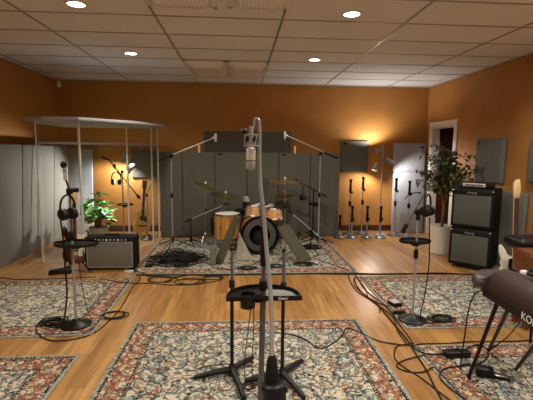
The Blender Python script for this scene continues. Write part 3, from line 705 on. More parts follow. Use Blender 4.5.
MB(o).lathe([(0, .385), (R * .98, .385)], bc, (0, 1, 0), 48, cap=False).build('batter_head', 'vinyl', t)
for k in range(8):
    a = 2 * PI * k / 8 + .2; u = V((math.cos(a), 0, math.sin(a)))
    mb = MB(o); mb.tube(bc + u * (R + .014) + V((0, .0, 0)), bc + u * (R + .014) + V((0, .38, 0)), .004, n=6); mb.box(bc + u * (R + .012) + V((0, -.005, 0)), (.03, .03, .03), bevel=.006); mb.build('claw', 'chrome', t)
for s in (-1, 1):
    MB(o).tube(bc + V((s * .2, .1, -.2)), bc + V((s * .36, -.03, -.287)), .008).build('spur', 'chrome', t)
MB(o).tube(bc + V((0, .2, .27)), bc + V((0, .2, .43)), .014).build('tom_mount', 'chrome', t)
pil = MB((.27, 6.13, .2)); pil.ball((.29, 6.10, .22), .15, 16, (.85, .9, 1.1)); pil = pil.build('damping_pillow', 'rubber'); tag(pil, 'black damping pillow inside the bass drum port', 'pillow')
for (px, ax, lb, r) in ((.24, .08, 'maple rack tom on the bass drum, left of two', .115), (.52, -.08, 'maple rack tom on the bass drum, right of two', .125)):
    c = V((px - (.02 if px < .3 else -.02), 6.24, .615 if px < .3 else .56)); o = c; t = thing('rack_tom', c, lb, 'drum', g)
    shell(t, o, c - V((0, .02, .08)), (ax, .36, 1), r, .17, 'drumwood', 6)
    MB(o).tube(c + V((0, .02, -.03)), V((.31, 6.18, .69)), .009).build('mount_arm', 'chrome', t)
o = V((.42, 6.76, .009)); t = thing('snare_drum', o, 'steel snare drum on its stand behind the bass drum', 'drum', g)
shell(t, o, (.42, 6.76, .52), (0, -.08, 1), .178, .14, 'steel', 8); tripod_base(t, o, .42, 6.76, .009, .22, 'chrome', .2); MB(o).tube((.42, 6.76, .2), (.42, 6.76, .52), .012).build('pole', 'chrome', t)
o = V((.08, 7.05, .009)); t = thing('drum_throne', o, 'round black drum throne behind the bass drum', 'stool', g)
MB(o).lathe([(.12, .46), (.165, .47), (.175, .50), (.17, .54), (.12, .555), (.0, .557)], (.08, 7.05, 0), n=28).build('seat', 'vinyl', t); tripod_base(t, o, .08, 7.05, .009, .2, 'chrome', .22); MB(o).tube((.08, 7.05, .2), (.08, 7.05, .47), .014).build('pole', 'chrome', t)
def cymbal_stand(x, y, h, r, axis, label, m='bronze', pair=False, nuts=True):
    o = V((x, y, ground(x, y))); t = thing('cymbal_stand', o, label, 'cymbal', 'cymbals on stands'); tripod_base(t, o, x, y, o.z, .25, 'chrome', .22, .2)
    MB(o).tube((x, y, .2), (x, y, h * .6), .013).build('lower_tube', 'chrome', t); MB(o).tube((x, y, h * .6), (x, y, h + .05), .009).build('upper_tube', 'chrome', t)
    MB(o).lathe([(.012, 0), (.02, .008), (.02, .05), (.012, .06)], (x, y, h * .6 - .03), n=14).build('clutch', 'black', t)
    pr = [(.0, .030), (.02, .028), (.045, .012), (.055, .006), (r * .6, -.002), (r, -.014), (r, -.016), (r * .6, -.0045), (.055, .003), (.0, .02)]
    MB(o).lathe(pr, (x, y, h), axis, 48, cap=False).build('cymbal', m, t)
    if pair: MB(o).lathe([(q, -z) for q, z in pr], (x, y, h - .045), axis, 48, cap=False).build('cymbal', m, t)
    MB(o).lathe([(.012, .03), (.018, .035), (.014, .06), (.006, .068)], (x, y, h), n=12).build('wing_nut', 'drumhead', t)
cymbal_stand(-.555, 6.65, 1.0, .205, (.42, -.08, 1), 'small tilted crash cymbal high at the left of the drums', 'bronze_dark')
cymbal_stand(-.23, 6.78, .83, .255, (.16, -.12, 1), 'wide ride cymbal hanging just above the floor tom', 'bronze_dark')
cymbal_stand(.755, 6.62, 1.085, .25, (-.05, -.04, 1), 'wide flat crash cymbal high at the right of the drums', 'bronze')
cymbal_stand(.80, 6.60 + .42, .83, .18, (0, 0, 1), 'pair of hi-hat cymbals below the right crash', 'bronze', True)
# cluster of dark mics clamped above the toms
microphone('drum_microphone', (.085, 6.42, .66), (.12, -.05, 1), 'black microphone standing over the left rack tom, left of its twin', .19, .042, 'cond', 'black')
microphone('drum_microphone', (.135, 6.35, .67), (-.1, 0, 1), 'black microphone over the left rack tom, right of its twin', .17, .038, 'cond', 'black')
microphone('drum_microphone', (.50, 6.30, .78), (-.6, -.1, -.3), 'dark microphone clipped above the right rack tom', .14, .024, 'dynamic')
mb = MB((.6, 6.3, .7)); mb.path([(.55, 6.28, .74), (.62, 6.3, .79), (.70, 6.3, .78), (.72, 6.3, .74)], .014, smooth=4)
tag(mb.build('tube_clamp', 'black'), 'curved black clamp arm to the right of the rack toms', 'clamp', None)

o = V((-.44, 6.42, .2)); t = thing('stick_bag', o, 'slim black stick bag hanging on the left side of the floor tom', 'bag')
MB(o).box((-.44, 6.42, .36), (.05, .10, .30), bevel=.018).build('bag_body', 'vinyl', t); MB(o).path([(-.44, 6.42, .50), (-.43, 6.42, .55), (-.405, 6.42, .565)], .006).build('hook_strap', 'rubber', t)
# gobo wedges flanking the bass drum
def slab(name, o4, th_dir, th, m, label):
    o4 = [V(p) for p in o4]; c = sum(o4, V()) / 4; mb = MB(c); th_dir = V(th_dir).normalized() * th
    a = [mb.bm.verts.new(p - c) for p in o4]; b = [mb.bm.verts.new(p - c + th_dir) for p in o4]
    fs = [mb.bm.faces.new(a[::-1]), mb.bm.faces.new(b)] + [mb.bm.faces.new((a[k], a[(k + 1) % 4], b[(k + 1) % 4], b[k])) for k in range(4)]
    bmesh.ops.bevel(mb.bm, geom=list(mb.bm.edges), offset=.006, segments=2, affect='EDGES')
    return tag(mb.build(name, m), label, 'acoustic panel', 'small gobos around the bass drum')
slab('gobo_wedge', [(-.335, 5.50, .012), (-.225, 5.42, .012), (.01, 5.50, .64), (-.045, 5.72, .66)], (-.9, 0, .45), .03, 'felt_olive', 'olive grey gobo leaning against the left side of the bass drum')
slab('gobo_wedge', [(-.42, 5.40, .011), (-.325, 5.36, .011), (-.305, 5.40, .26), (-.40, 5.44, .26)], (0, 1, .0), .05, 'felt', 'small pale grey block standing left of the leaning olive gobo')
slab('gobo_wedge', [(-.055, 5.62, .012), (.30, 5.60, .012), (.17, 5.63, .06), (-.005, 5.66, .42)], (0, 1, .05), .02, 'pot_grey', 'pale triangular board low at the left of the bass drum front')
slab('gobo_wedge', [(.845, 5.42, .012), (1.03, 5.62, .012), (.70, 5.78, .50), (.525, 5.58, .50)], (.85, 0, .5), .03, 'felt_olive', 'grey gobo leaning against the right side of the bass drum')

# ------------------------------------------------------------------ cables and small floor things
def cable(pts, label, r=.0055, z=None, smooth=6, name='cable', mname='cable', cat='cable', group='black cables on the floor'):
    P3 = []
    for p in pts:
        if len(p) == 3: P3.append(V(p))
        else: P3.append(V((p[0], p[1], ground(*p) + r)))
    c = V((P3[0].x, P3[0].y, 0)); o = MB(c).path(P3, r, 7, smooth=smooth).build(name, mname); return tag(o, label, cat, group)
def coil(cx, cy, r, turns, label, rt=.0055, sq=.8, rz=0., name='cable_coil', wob=.12, tall=.0, group='coiled cables on the floor'):
    pts = []; N = int(turns * 16); z = ground(cx, cy) + rt; ph = random.random() * 6
    for i in range(N + 1):
        a = 2 * PI * i / 16; k = i / N; rr = r * (1 - wob * .5 + wob * math.sin(a * .37 + ph) + .08 * math.sin(2.3 * a + ph))
        u, w = rr * math.cos(a), rr * sq * math.sin(a)
        pts.append((cx + u * math.cos(rz) - w * math.sin(rz) + .012 * math.sin(a * .21 + ph), cy + u * math.sin(rz) + w * math.cos(rz), z + k * (turns * rt * .9 + tall) + .004 * math.sin(a * 1.7) ** 2))
    c = V((cx, cy, 0)); o = MB(c).path(pts, rt, 6).build(name, 'cable'); return tag(o, label, 'cable', group)
cable([(1.48, 4.86), (1.45, 4.36), (1.40, 4.11), (1.43, 3.85), (1.42, 3.43), (1.41, 3.08), (1.385, 2.93), (1.36, 2.69), (1.31, 2.42), (1.27, 2.2)], 'black cable running along the left edges of the right rugs', .007)
cable([(1.55, 4.86), (1.45, 4.54), (1.46, 4.17), (1.50, 3.83), (1.47, 3.43), (1.44, 3.1), (1.40, 2.98)], 'second black cable beside the first at the right rug edge')
cable([(1.44, 4.80), (1.36, 4.5), (1.39, 4.2), (1.46, 3.95), (1.53, 3.84)], 'short black cable running to the small box on the right rug')
cable([(.30, 3.3, .012), (.44, 3.25), (.54, 3.17), (.61, 3.03), (.67, 3.0), (.78, 3.09), (.89, 3.23), (.95, 3.35), (1.04, 3.28), (1.13, 3.16), (1.21, 3.09), (1.40, 3.0)], 'thin black cable wandering across the centre rug to the right')
cable([(1.44, 3.06), (1.30, 3.03), (1.23, 2.94), (1.19, 2.82), (1.21, 2.70), (1.27, 2.57), (1.31, 2.42), (1.36, 2.25)], 'black cable looping on the floor left of the piano rug')
cable([(1.42, 2.68), (1.30, 2.63), (1.19, 2.66), (1.165, 2.73), (1.25, 2.80), (1.44, 2.86)], 'short cable loop on the bare floor beside the piano rug')
cable([(2.6, 3.07), (2.19, 3.06), (1.93, 3.07), (1.69, 3.03), (1.49, 3.05), (1.41, 2.97), (1.45, 2.88), (1.60, 2.85)], 'black cable along the top edge of the piano rug to the power adapter')
cable([(1.79, 2.92), (1.95, 3.0), (1.98, 2.92), (1.89, 2.78), (1.75, 2.70), (1.59, 2.68), (1.47, 2.64), (1.40, 2.54), (1.41, 2.40), (1.46, 2.2)], 'black cable curving over the piano rug around the pedal')
cable([(-1.25, 5.0), (-1.21, 4.82), (-1.225, 4.53), (-1.19, 4.16), (-1.18, 3.79), (-1.20, 3.59), (-1.24, 3.39), (-1.36, 3.27), (-1.54, 3.25), (-1.70, 3.36), (-1.79, 3.52), (-1.77, 3.64), (-1.62, 3.66)], 'black cable along the right edge of the left rug to the stand base')
cable([(-1.45, 5.33), (-1.18, 4.99), (-.99, 4.95), (-.79, 4.89), (-.63, 4.985), (-.43, 4.96), (-.21, 4.96), (.14, 4.99), (.55, 4.97), (.95, 4.99), (1.38, 4.975), (1.81, 4.93), (2.2, 4.925), (2.62, 4.94), (3.1, 4.80)], 'thick black cable along the front edge of the drum rug', .009)
cable([(-1.3, 5.0), (-.6, 4.99), (.1, 4.97), (.8, 4.98), (1.5, 4.94), (2.1, 4.93), (2.7, 4.91)], 'second thick cable beside the drum rug front edge', .009)
cable([(-1.71, 4.90), (-1.40, 4.70), (-1.05, 4.67), (-.75, 4.60), (-.46, 4.65), (-.29, 4.72), (-.20, 4.84), (-.3, 4.93)], 'black cable in a wide loop on the floor before the drum rug')
cable([(-2.95, 4.97), (-2.74, 4.90), (-2.54, 4.88), (-2.13, 4.90), (-1.77, 4.95)], 'black cable behind the left rug at the left photo edge')
coil(-.95, 4.80, .17, 2, 'cable coil on the bare floor, left one before the drum rug', sq=.7); coil(-.60, 4.71, .17, 2, 'cable coil on the bare floor, middle one before the drum rug', sq=.7); coil(-.32, 4.84, .15, 1.4, 'small cable coil on bare floor, right one before the drum rug', sq=.5)
pl = [(-1.12, 5.50, .15, 7), (-.92, 5.48, .17, 9), (-.72, 5.52, .17, 9), (-.60, 5.66, .14, 7), (-.82, 5.72, .17, 8), (-1.08, 5.72, .14, 6), (-.95, 5.92, .13, 6), (-.75, 5.34, .13, 5)]
pn = ['left front', 'front middle', 'dense right front', 'far right', 'middle', 'far left', 'rear', 'small foremost']
for (a, b, r, n), w in zip(pl, pn): coil(a, b, r, n, f'tangled black cable coil, {w} one in the pile at the left drum rug', .006, .85, random.random(), wob=.3, tall=.06)
coil(-1.66, 3.56, .105, 6, 'dense black cable coil left of the left stand base', .006, .7, wob=.2); coil(-1.19, 3.74, .115, 3, 'small black cable ring right of the left stand base', .005, .8)
coil(1.90, 3.50, .115, 5, 'black cable coil right of the right stand base', .005, .65, wob=.22)
coil(1.15, 6.35, .17, 5, 'dark cable coil at the foot of the right drum boom stand', .006, .7, wob=.25); coil(.9, 5.36, .14, 4, 'dark cable coil before the right leaning gobo', .006, .6, wob=.25); coil(.10, 5.22, .12, 3, 'dark cable coil on drum rug in front of the bass drum', .006, .6, wob=.25); coil(.50, 5.30, .12, 3, 'dark cable coil on drum rug right of the bass drum', .006, .6, wob=.25)
cable([(-.48, 5.55), (-.3, 5.25), (-.05, 5.2), (.15, 5.35), (.3, 5.6)], 'cable on the drum rug leading to the bass drum'); cable([(1.55, 6.3), (1.35, 6.0), (1.1, 5.75), (1.28, 5.4), (1.45, 5.08)], 'cable along the right side of the drum rug')
cable([(1.40, 4.95), (1.36, 4.7), (1.33, 4.35), (1.40, 4.05), (1.44, 3.9), (1.38, 3.7)], 'black cable bowing out over bare floor from the drum rug corner')
cable([(1.50, 4.93), (1.41, 4.65), (1.38, 4.3), (1.42, 4.0), (1.47, 3.6), (1.40, 3.3), (1.38, 3.05)], 'third black cable in the bundle left of the right rug')
# hanging cables on stands
cable([(1.715, 3.47, .99), (1.725, 3.47, .80), (1.735, 3.47, .55), (1.71, 3.47, .25), (1.67, 3.44, .06), (1.75, 3.42, .016), (1.85, 3.47, .016)], 'black headphone cable hanging from the right stand to the rug', .0055, group='cables hanging from stands')
cable([(-1.53, 3.50, 1.0), (-1.515, 3.50, .8), (-1.505, 3.49, .55), (-1.50, 3.48, .3), (-1.53, 3.45, .08), (-1.60, 3.47, .016), (-1.7, 3.52, .016)], 'thick black cable hanging from the left stand to the rug', .0075, group='cables hanging from stands')
cable([(-1.42, 3.53, .75), (-1.40, 3.53, .5), (-1.37, 3.55, .2), (-1.33, 3.6, .02), (-1.26, 3.66, .016)], 'thin cable hanging right of the left stand pole', .0035, group='cables hanging from stands')
cable([(.068, 2.16, .73), (.05, 2.25, .5), (.035, 2.40, .25), (.04, 2.5, .04), (.02, 2.55, .013)], 'thin wire dropping from the half-moon tray, left of two', .0028, group='thin wires under the tray')
cable([(.082, 2.16, .73), (.085, 2.25, .5), (.08, 2.38, .25), (.09, 2.45, .05), (.06, 2.47, .013), (.11, 2.5, .013)], 'thin wire dropping from the half-moon tray, right of two', .0028, group='thin wires under the tray')
coil(.07, 2.50, .045, 3, 'small tangle of thin wire on the centre rug', .003, .8, wob=.3)
cable([(-.30, 2.75), (-.15, 2.80), (-.05, 2.78), (.0, 2.66)], 'thin wire on the centre rug behind the left tripod', .003); 
def small_box(name, c, size, rz, m, label, cat, extra=None):
    c = V(c); t = thing(name, c, label, cat); t.rotation_euler.z = rz
    MB().box((0, 0, size[2] / 2), size, bevel=min(size) * .15).build('housing', m, t)
    if extra: extra(t, size)
    return t
def ex_box(t, s):
    MB().box((0, 0, s[2] + .001), (s[0] * .9, s[1] * .85, .003)).build('label_plate', 'pinkish', t, label='pale top plate'); 
    for k in (-1, 1): MB().tube((k * s[0] * .3, -s[1] / 2, s[2] / 2), (k * s[0] * .3, -s[1] / 2 - .015, s[2] / 2), .01).build('jack', 'black', t)
small_box('direct_box', (1.60, 3.88, .0095), (.10, .12, .04), .25, 'blackm', 'small pale-topped direct box at the left edge of the right rug', 'box', ex_box)
small_box('cable_connector', (1.56, 3.66, .0095), (.12, .05, .03), -.1, 'black', 'short black connector block in front of the pale direct box', 'connector')
def ex_ad(t, s):
    MB().path([(s[0] * .1, -s[1] * .55, .005), (s[0] * .1, -s[1] * .5, s[2] + .005), (s[0] * .1, s[1] * .5, s[2] + .005), (s[0] * .1, s[1] * .55, .005)], .005).build('wrapped_cord', 'cable', t); MB().tube((-s[0] / 2, 0, s[2] / 2), (-s[0] / 2 - .04, 0, s[2] / 2), .009, .006).build('strain_relief', 'rubber', t)
small_box('power_adapter', (1.68, 2.835, .0095), (.20, .075, .045), .02, 'black', 'black power adapter with wrapped cord on the piano rug', 'adapter', ex_ad)
def ex_ped(t, s):
    MB().obox((s[0] / 2 - .01, -.022, .02), (.10, 0, -.004), (0, .044, 0), (0, 0, .008), bevel=.003).build('foot_lever', 'chrome', t, label='chrome foot lever')
    MB().box((s[0] / 2 + .045, 0, .006), (.11, .06, .011), bevel=.003).build('base_plate', 'rubber', t)
small_box('sustain_pedal', (1.735, 2.565, .0095), (.115, .08, .06), -.42, 'black', 'black sustain pedal with chrome lever beside the piano leg', 'pedal', ex_ped)
def ex_vol(t, s): MB().obox((-s[0] / 2, -s[1] * .42, s[2]), (s[0], 0, .03), (0, s[1] * .84, 0), (0, 0, .014), bevel=.004).build('treadle', 'rubber', t)
small_box('volume_pedal', (-2.27, 5.12, .0), (.26, .10, .035), .22, 'black', 'black volume pedal on the floor before the sunburst guitar', 'pedal', ex_vol)
cable([(-2.13, 5.14, .03), (-2.05, 5.2, .012), (-1.98, 5.16, .006)], 'short cable from the volume pedal to the amplifier')

# ------------------------------------------------------------------ combo amplifier
o = V((-1.64, 5.33, 0)); t = thing('guitar_amplifier', o, 'black combo guitar amplifier with silver grille in front of the booth', 'amplifier')
MB(o).obox((-2.0, 5.225, .03), (.64, 0, 0), (0, .24, 0), (0, 0, .415), bevel=.012).build('cabinet', 'tolex', t)
MB(o).box((-1.68, 5.221, .215), (.56, .016, .32), bevel=.005).build('grille', 'grille_silver', t)
mb = MB(o)
for a, b in (((-1.68, .38), (.584, .012)), ((-1.68, .05), (.584, .012)), ((-1.966, .215), (.012, .34)), ((-1.394, .215), (.012, .34))): mb.box((a[0], 5.221, a[1]), (b[0], .02, b[1]), bevel=.003)
mb.build('trim_strip', 'steel', t)
MB(o).box((-1.68, 5.221, .412), (.57, .012, .045)).build('control_panel', 'black', t)
for k in range(10):
    MB(o).lathe([(.012, 0), (.011, .016), (.0, .017)], (-1.905 + k * .048, 5.215, .412), (0, -1, 0), 12, cap=False).build('knob', 'ivory' if k % 3 == 1 else 'logo_dim', t)
for x in (-1.96, -1.40):
    for y in (5.25, 5.43): MB(o).tube((x, y, 0), (x, y, .03), .018).build('foot', 'rubber', t)
MB(o).path([(-1.78, 5.34, .440), (-1.76, 5.34, .462), (-1.60, 5.34, .462), (-1.58, 5.34, .440)], .011).build('handle', 'rubber', t)
text('Fender', t, V((-1.90, 5.211, .345)) - o, (PI / 2, .35, 0), .042, 'black', 'logo', .002, .3)
def ex_pd(t, s):
    for k in (-1, 0, 1): MB().tube((k * s[0] * .3, 0, s[2]), (k * s[0] * .3, 0, s[2] + .015), .009).build('footswitch', 'chrome', t)
small_box('effects_pedal', (-1.42, 5.13, 0), (.11, .06, .03), 0, 'silver', 'small silver footswitch pedal at the front right of the combo amplifier', 'pedal', ex_pd)
small_box('footswitch', (-1.22, 5.36, .0), (.10, .07, .04), .2, 'black', 'small black floor box beside the right side of the combo amplifier', 'box')

# ------------------------------------------------------------------ guitars
def guitar_outline(w, L, kind):
    if kind == 'acoustic':
        K = [(0, 0), (.30, .0), (.45, .06), (.5, .2), (.44, .38), (.33, .52), (.30, .60), (.36, .76), (.37, .86), (.30, .96), (.15, 1.0), (0, 1.0)]
        pts = [V((a * w, b * L, 0)) for a, b in K]; c = catmull(pts, 3); r = [(p.x, p.y) for p in c]; return r + [(-a, b) for a, b in r[::-1] if a > 1e-4]
    K = [(-.12, 0), (.15, 0), (.42, .06), (.5, .24), (.42, .42), (.36, .54), (.42, .68), (.50, .82), (.44, .92), (.34, .88), (.24, .76), (.12, .74), (-.12, .74), (-.22, .82), (-.32, .98), (-.42, 1.04), (-.46, .94), (-.40, .74), (-.35, .58), (-.42, .42), (-.5, .24), (-.42, .07)]
    c = catmull([V((a * w, b * L, 0)) for a, b in K], 3, True); return [(p.x, p.y) for p in c]
def floor_guitar(name, loc, rz, lean, roll, w, L, th, nl, kind, bm, nm, label, hm, cat='guitar', pg=None, brd='rosewood', hs=.17):
    """standing upright on a small stand, face towards local -y"""
    t = thing(name, loc, label, cat); t.rotation_euler = (lean, roll, rz)
    ux, uy, uz = (1, 0, 0), (0, 0, 1), (0, -1, 0); z0 = .08
    MB().prism(guitar_outline(w, L, kind), (0, th / 2, z0), ux, uy, uz, th, bevel=.01 if kind == 'acoustic' else .014).build('body', bm, t)
    jz = z0 + L * (.74 if kind != 'acoustic' else 1.0)
    MB().obox((-.024, -th / 2 - .012, jz - L * .05), (.048, 0, 0), (0, .022, 0), (0, 0, nl + L * .05), bevel=.004).build('neck', nm, t)
    MB().obox((-.023, -th / 2 - .016, jz - L * .28), (.046, 0, 0), (0, .005, 0), (0, 0, nl + L * .28)).build('fretboard', brd, t, smooth=False)
    hz = jz + nl
    hd = [(-.024, 0), (.024, 0), (.036, .03), (.042, hs * .6), (.03, hs), (-.012, hs * .96), (-.034, hs * .75), (-.03, .04)] if kind != 'acoustic' else [(-.026, 0), (.026, 0), (.036, .03), (.04, hs), (-.04, hs), (-.036, .03)]
    h = MB().prism(hd, (0, -th / 2 + .008, hz), ux, uy, uz, .016, bevel=.003).build('headstock', hm, t)
    for k in range(4 if cat == 'bass guitar' else 6):
        n = 4 if cat == 'bass guitar' else 6; s = -1 if (kind != 'acoustic' or k % 2) else 1
        MB().tube((s * .032, -th / 2, hz + .03 + k * (hs - .05) / n), (s * .058, -th / 2, hz + .035 + k * (hs - .05) / n), .009).build('tuning_peg', 'chrome', h)
    if kind == 'acoustic':
        MB().lathe([(0, 0), (.048, 0)], (0, -th / 2 - .002, z0 + L * .62), (0, -1, 0), 24, cap=False).build('sound_hole', 'black', t)
        MB().box((0, -th / 2 - .006, z0 + L * .28), (.16, .012, .025), bevel=.003).build('bridge', 'rosewood', t)
        MB().prism([(0.02, 0), (.09, -.02), (.10, .06), (.05, .10)], (0, -th / 2 - .001, z0 + L * .48), ux, uy, uz, .002).build('pickguard', 'rosewood', t)
    else:
        if pg: MB().prism(pg, (0, -th / 2, z0), ux, uy, uz, .004).build('pickguard', 'pickguard' if name == 'electric_guitar' else 'black', t)
        for f in (.36, .56): MB().box((0, -th / 2 - .008, z0 + L * f), (.075, .012, .02), bevel=.003).build('pickup', 'black', t)
        MB().box((0, -th / 2 - .006, z0 + L * .2), (.08, .014, .03), bevel=.003).build('bridge', 'chrome', t)
        for k in range(3): MB().tube((w * .26, -th / 2 - .002, z0 + L * (.2 + .07 * k)), (w * .30, -th / 2 - .02, z0 + L * (.2 + .07 * k)), .009).build('knob', 'black', t)
    mb = MB()
    for k in range(4): mb.tube((-.015 + k * .01, -th / 2 - .02, z0 + L * .2), (-.015 + k * .01, -th / 2 - .018, hz + .02), .0009, n=4)
    mb.build('strings', 'chrome', t)
    return t
def guitar_stand(x, y, rz, label):
    o = V((x, y, 0)); t = thing('guitar_stand', o, label, 'guitar stand', 'guitar floor stands'); t.rotation_euler.z = rz
    MB().tube((0, .10, .02), (0, .14, .42), .009).build('pole', 'blackm', t)
    for s in (-1, 1):
        MB().path([(0, .11, .10), (s * .16, -.12, .012)], .009).build('leg', 'blackm', t)
        MB().path([(0, .11, .09), (s * .07, .05, .075), (s * .08, -.05, .07), (s * .08, -.06, .10)], .009).build('cradle_arm', 'rubber', t)
    MB().path([(0, .11, .08), (0, .28, .012)], .009).build('leg', 'blackm', t)
pg = [(.0, .10), (.07, .08), (.12, .14), (.10, .24), (.135, .31), (.10, .33), (.05, .28), (-.05, .28), (-.06, .2)]
floor_guitar('electric_guitar', (-2.15, 5.32, .0), .10, -.07, .0, .34, .47, .045, .44, 'solid', 'sunburst', 'maple', 'sunburst electric guitar with pale pickguard on a stand behind left microphone', 'maple', pg=[(-.02, .10), (.09, .09), (.13, .16), (.11, .27), (.15, .36), (.145, .42), (.08, .38), (.0, .40), (-.04, .3)])
guitar_stand(-2.15, 5.36, .1, 'black guitar stand holding the sunburst electric guitar')
floor_guitar('acoustic_guitar', (-1.80, 7.36, .0), .35, -.10, .10, .30, .42, .10, .36, 'acoustic', 'guitarwood', 'rosewood', 'natural wood acoustic guitar on a stand at the back of the booth', 'rosewood')
guitar_stand(-1.80, 7.40, .35, 'black guitar stand holding the acoustic guitar')
floor_guitar('bass_guitar', (3.06, 4.14, .0), -.25, -.06, -.03, .34, .47, .045, .66, 'solid', 'pickguard', 'maple', 'white bass guitar with maple headstock standing beside the amplifier stack', 'maple', 'bass guitar', pg=[(a * 1.1, b * 1.2) for a, b in pg], hs=.21)
guitar_stand(3.06, 4.18, -.25, 'black guitar stand holding the white bass')

# ------------------------------------------------------------------ booth interior
o = V((-1.985, 6.95, 0)); t = thing('microphone_stand', o, 'boom microphone stand with tray inside the booth beside the plant', 'microphone stand', 'microphone stands'); round_base(t, o, o.x, o.y, 0, .125)
MB(o).tube((o.x, o.y, .05), (o.x, o.y, 1.20), .010).build('pole', 'steel', t); MB(o).tube((o.x, o.y - .03, 1.205), (o.x, o.y + .03, 1.205), .022).build('swivel', 'black', t)
MB(o).tube((-2.20, 6.98, 1.40), (-1.73, 6.91, .80), .010).build('boom', 'blackm', t); MB(o).tube((-1.735, 6.912, .81), (-1.69, 6.905, .75), .024).build('counterweight', 'black', t)
tray(t, o, (-1.95, 6.93, .645), .14, .10)
microphone('dynamic_microphone', (-2.19, 6.98, 1.395), (-.9, 0, .35), 'black microphone at the upper end of the booth boom', .13, .024, 'dynamic')
headphones((-2.08, 6.93, 1.20), 'black headphones hanging on the boom inside the booth', .145, .22, .1)
microphone('dynamic_microphone', (-2.095, 6.94, 1.245), (-.2, -.1, 1), 'small black microphone just above the booth headphones', .07, .03, 'dynamic')
o = V((-1.62, 7.12, 0)); t = thing('microphone_stand', o, 'second boom stand at the right rear of the booth', 'microphone stand', 'microphone stands'); round_base(t, o, o.x, o.y, 0, .12)
MB(o).tube((o.x, o.y, .05), (o.x, o.y, .78), .010).build('pole', 'steel', t); MB(o).tube((o.x, o.y - .03, .785), (o.x, o.y + .03, .785), .022).build('swivel', 'black', t); MB(o).tube((-1.70, 7.12, .66), (-1.53, 7.12, 1.0), .008).build('boom', 'blackm', t)
microphone('dynamic_microphone', (-1.532, 7.12, .995), (.4, 0, .9), 'pale microphone on the second booth boom beside the right panel', .13, .022, 'pencil')
# rubber plant
o = V((-2.33, 6.72, 0)); t = thing('potted_plant', o, 'broad-leaved green plant in a grey pot, lit by the booth lamp', 'plant', 'potted plants')
MB(o).lathe([(.105, .0), (.11, .01), (.15, .28), (.155, .30), (.14, .30), (.135, .27), (.0, .265)], o, n=32, cap=False).build('pot', 'pot_grey', t)
MB(o).lathe([(0, .272), (.137, .268)], o, n=24, cap=False).build('soil', 'soil', t)
rnd = random.Random(3); stems = MB(o); lv = [MB(o), MB(o), MB(o)]
for k in range(22):
    a = rnd.uniform(0, 2 * PI); h = rnd.uniform(.20, .62); sp = rnd.uniform(.05, .22)
    top = o + V((sp * math.cos(a), sp * math.sin(a), .27 + h)); stems.path([o + V((.03 * math.cos(a), .03 * math.sin(a), .26)), (o + top) / 2 + V((0, 0, .16)), top], .006, 6, smooth=3)
    for j in range(6):
        b = a + rnd.uniform(-1.6, 1.6); q = top - V((0, 0, rnd.uniform(0, h * .55)))
        lv[0 if rnd.random() < .75 else 1].leaf(q, (math.cos(b), math.sin(b), rnd.uniform(-.2, .7)), rnd.uniform(.085, .13), rnd.uniform(.14, .22), rnd.uniform(.2, .7))
stems.build('stems', 'bark', t); lv[0].build('foliage', 'leaf_bright', t, smooth=False); lv[1].build('foliage', 'leaf_pale', t, smooth=False, label='paler green leaves')
lv[2].bm.free()
# ficus
o = V((3.17, 6.02, 0)); t = thing('potted_tree', o, 'ficus tree in a tall white cylinder pot by the doorway', 'plant', 'potted plants')
MB(o).lathe([(.145, 0), (.155, .01), (.165, .42), (.165, .445), (.152, .445), (.150, .40), (0, .395)], o, n=40, cap=False).build('pot', 'pot_white', t)
MB(o).lathe([(0, .405), (.152, .40)], o, n=28, cap=False).build('soil', 'soil', t)
tr = MB(o); fo = MB(o)
tr.path([o + V((0, 0, .39)), o + V((.01, 0, .7)), o + V((-.015, .01, 1.0)), o + V((.01, 0, 1.45))], [.016, .009], 8, smooth=4); tr.path([o + V((.03, .01, .39)), o + V((.035, 0, .75)), o + V((.06, .01, 1.1)), o + V((.10, 0, 1.5))], [.013, .007], 8, smooth=4)
for k in range(64):
    a = rnd.uniform(0, 2 * PI); z0 = rnd.uniform(.92, 1.50); r = rnd.uniform(.16, .52) * (1 - .45 * max(0, (z0 - 1.2)) / .3); z1 = z0 + rnd.uniform(-.05, .28)
    p0 = o + V((.01, 0, z0)); p1 = o + V((r * math.cos(a) + .02, r * .85 * math.sin(a), z1)); tr.path([p0, (p0 + p1) / 2 + V((0, 0, .05)), p1], [.005, .002], 5, smooth=3)
    for j in range(20):
        f = rnd.uniform(.25, 1.05); b = rnd.uniform(0, 2 * PI); q = p0.lerp(p1, f) + V((rnd.gauss(0, .03), rnd.gauss(0, .03), rnd.gauss(0, .03)))
        fo.leaf(q, (math.cos(b), math.sin(b), rnd.uniform(-.8, .3)), rnd.uniform(.034, .05), rnd.uniform(.06, .10), rnd.uniform(.2, .7))
tr.build('trunk', 'bark', t); fo.build('foliage', 'leaf', t, smooth=False)

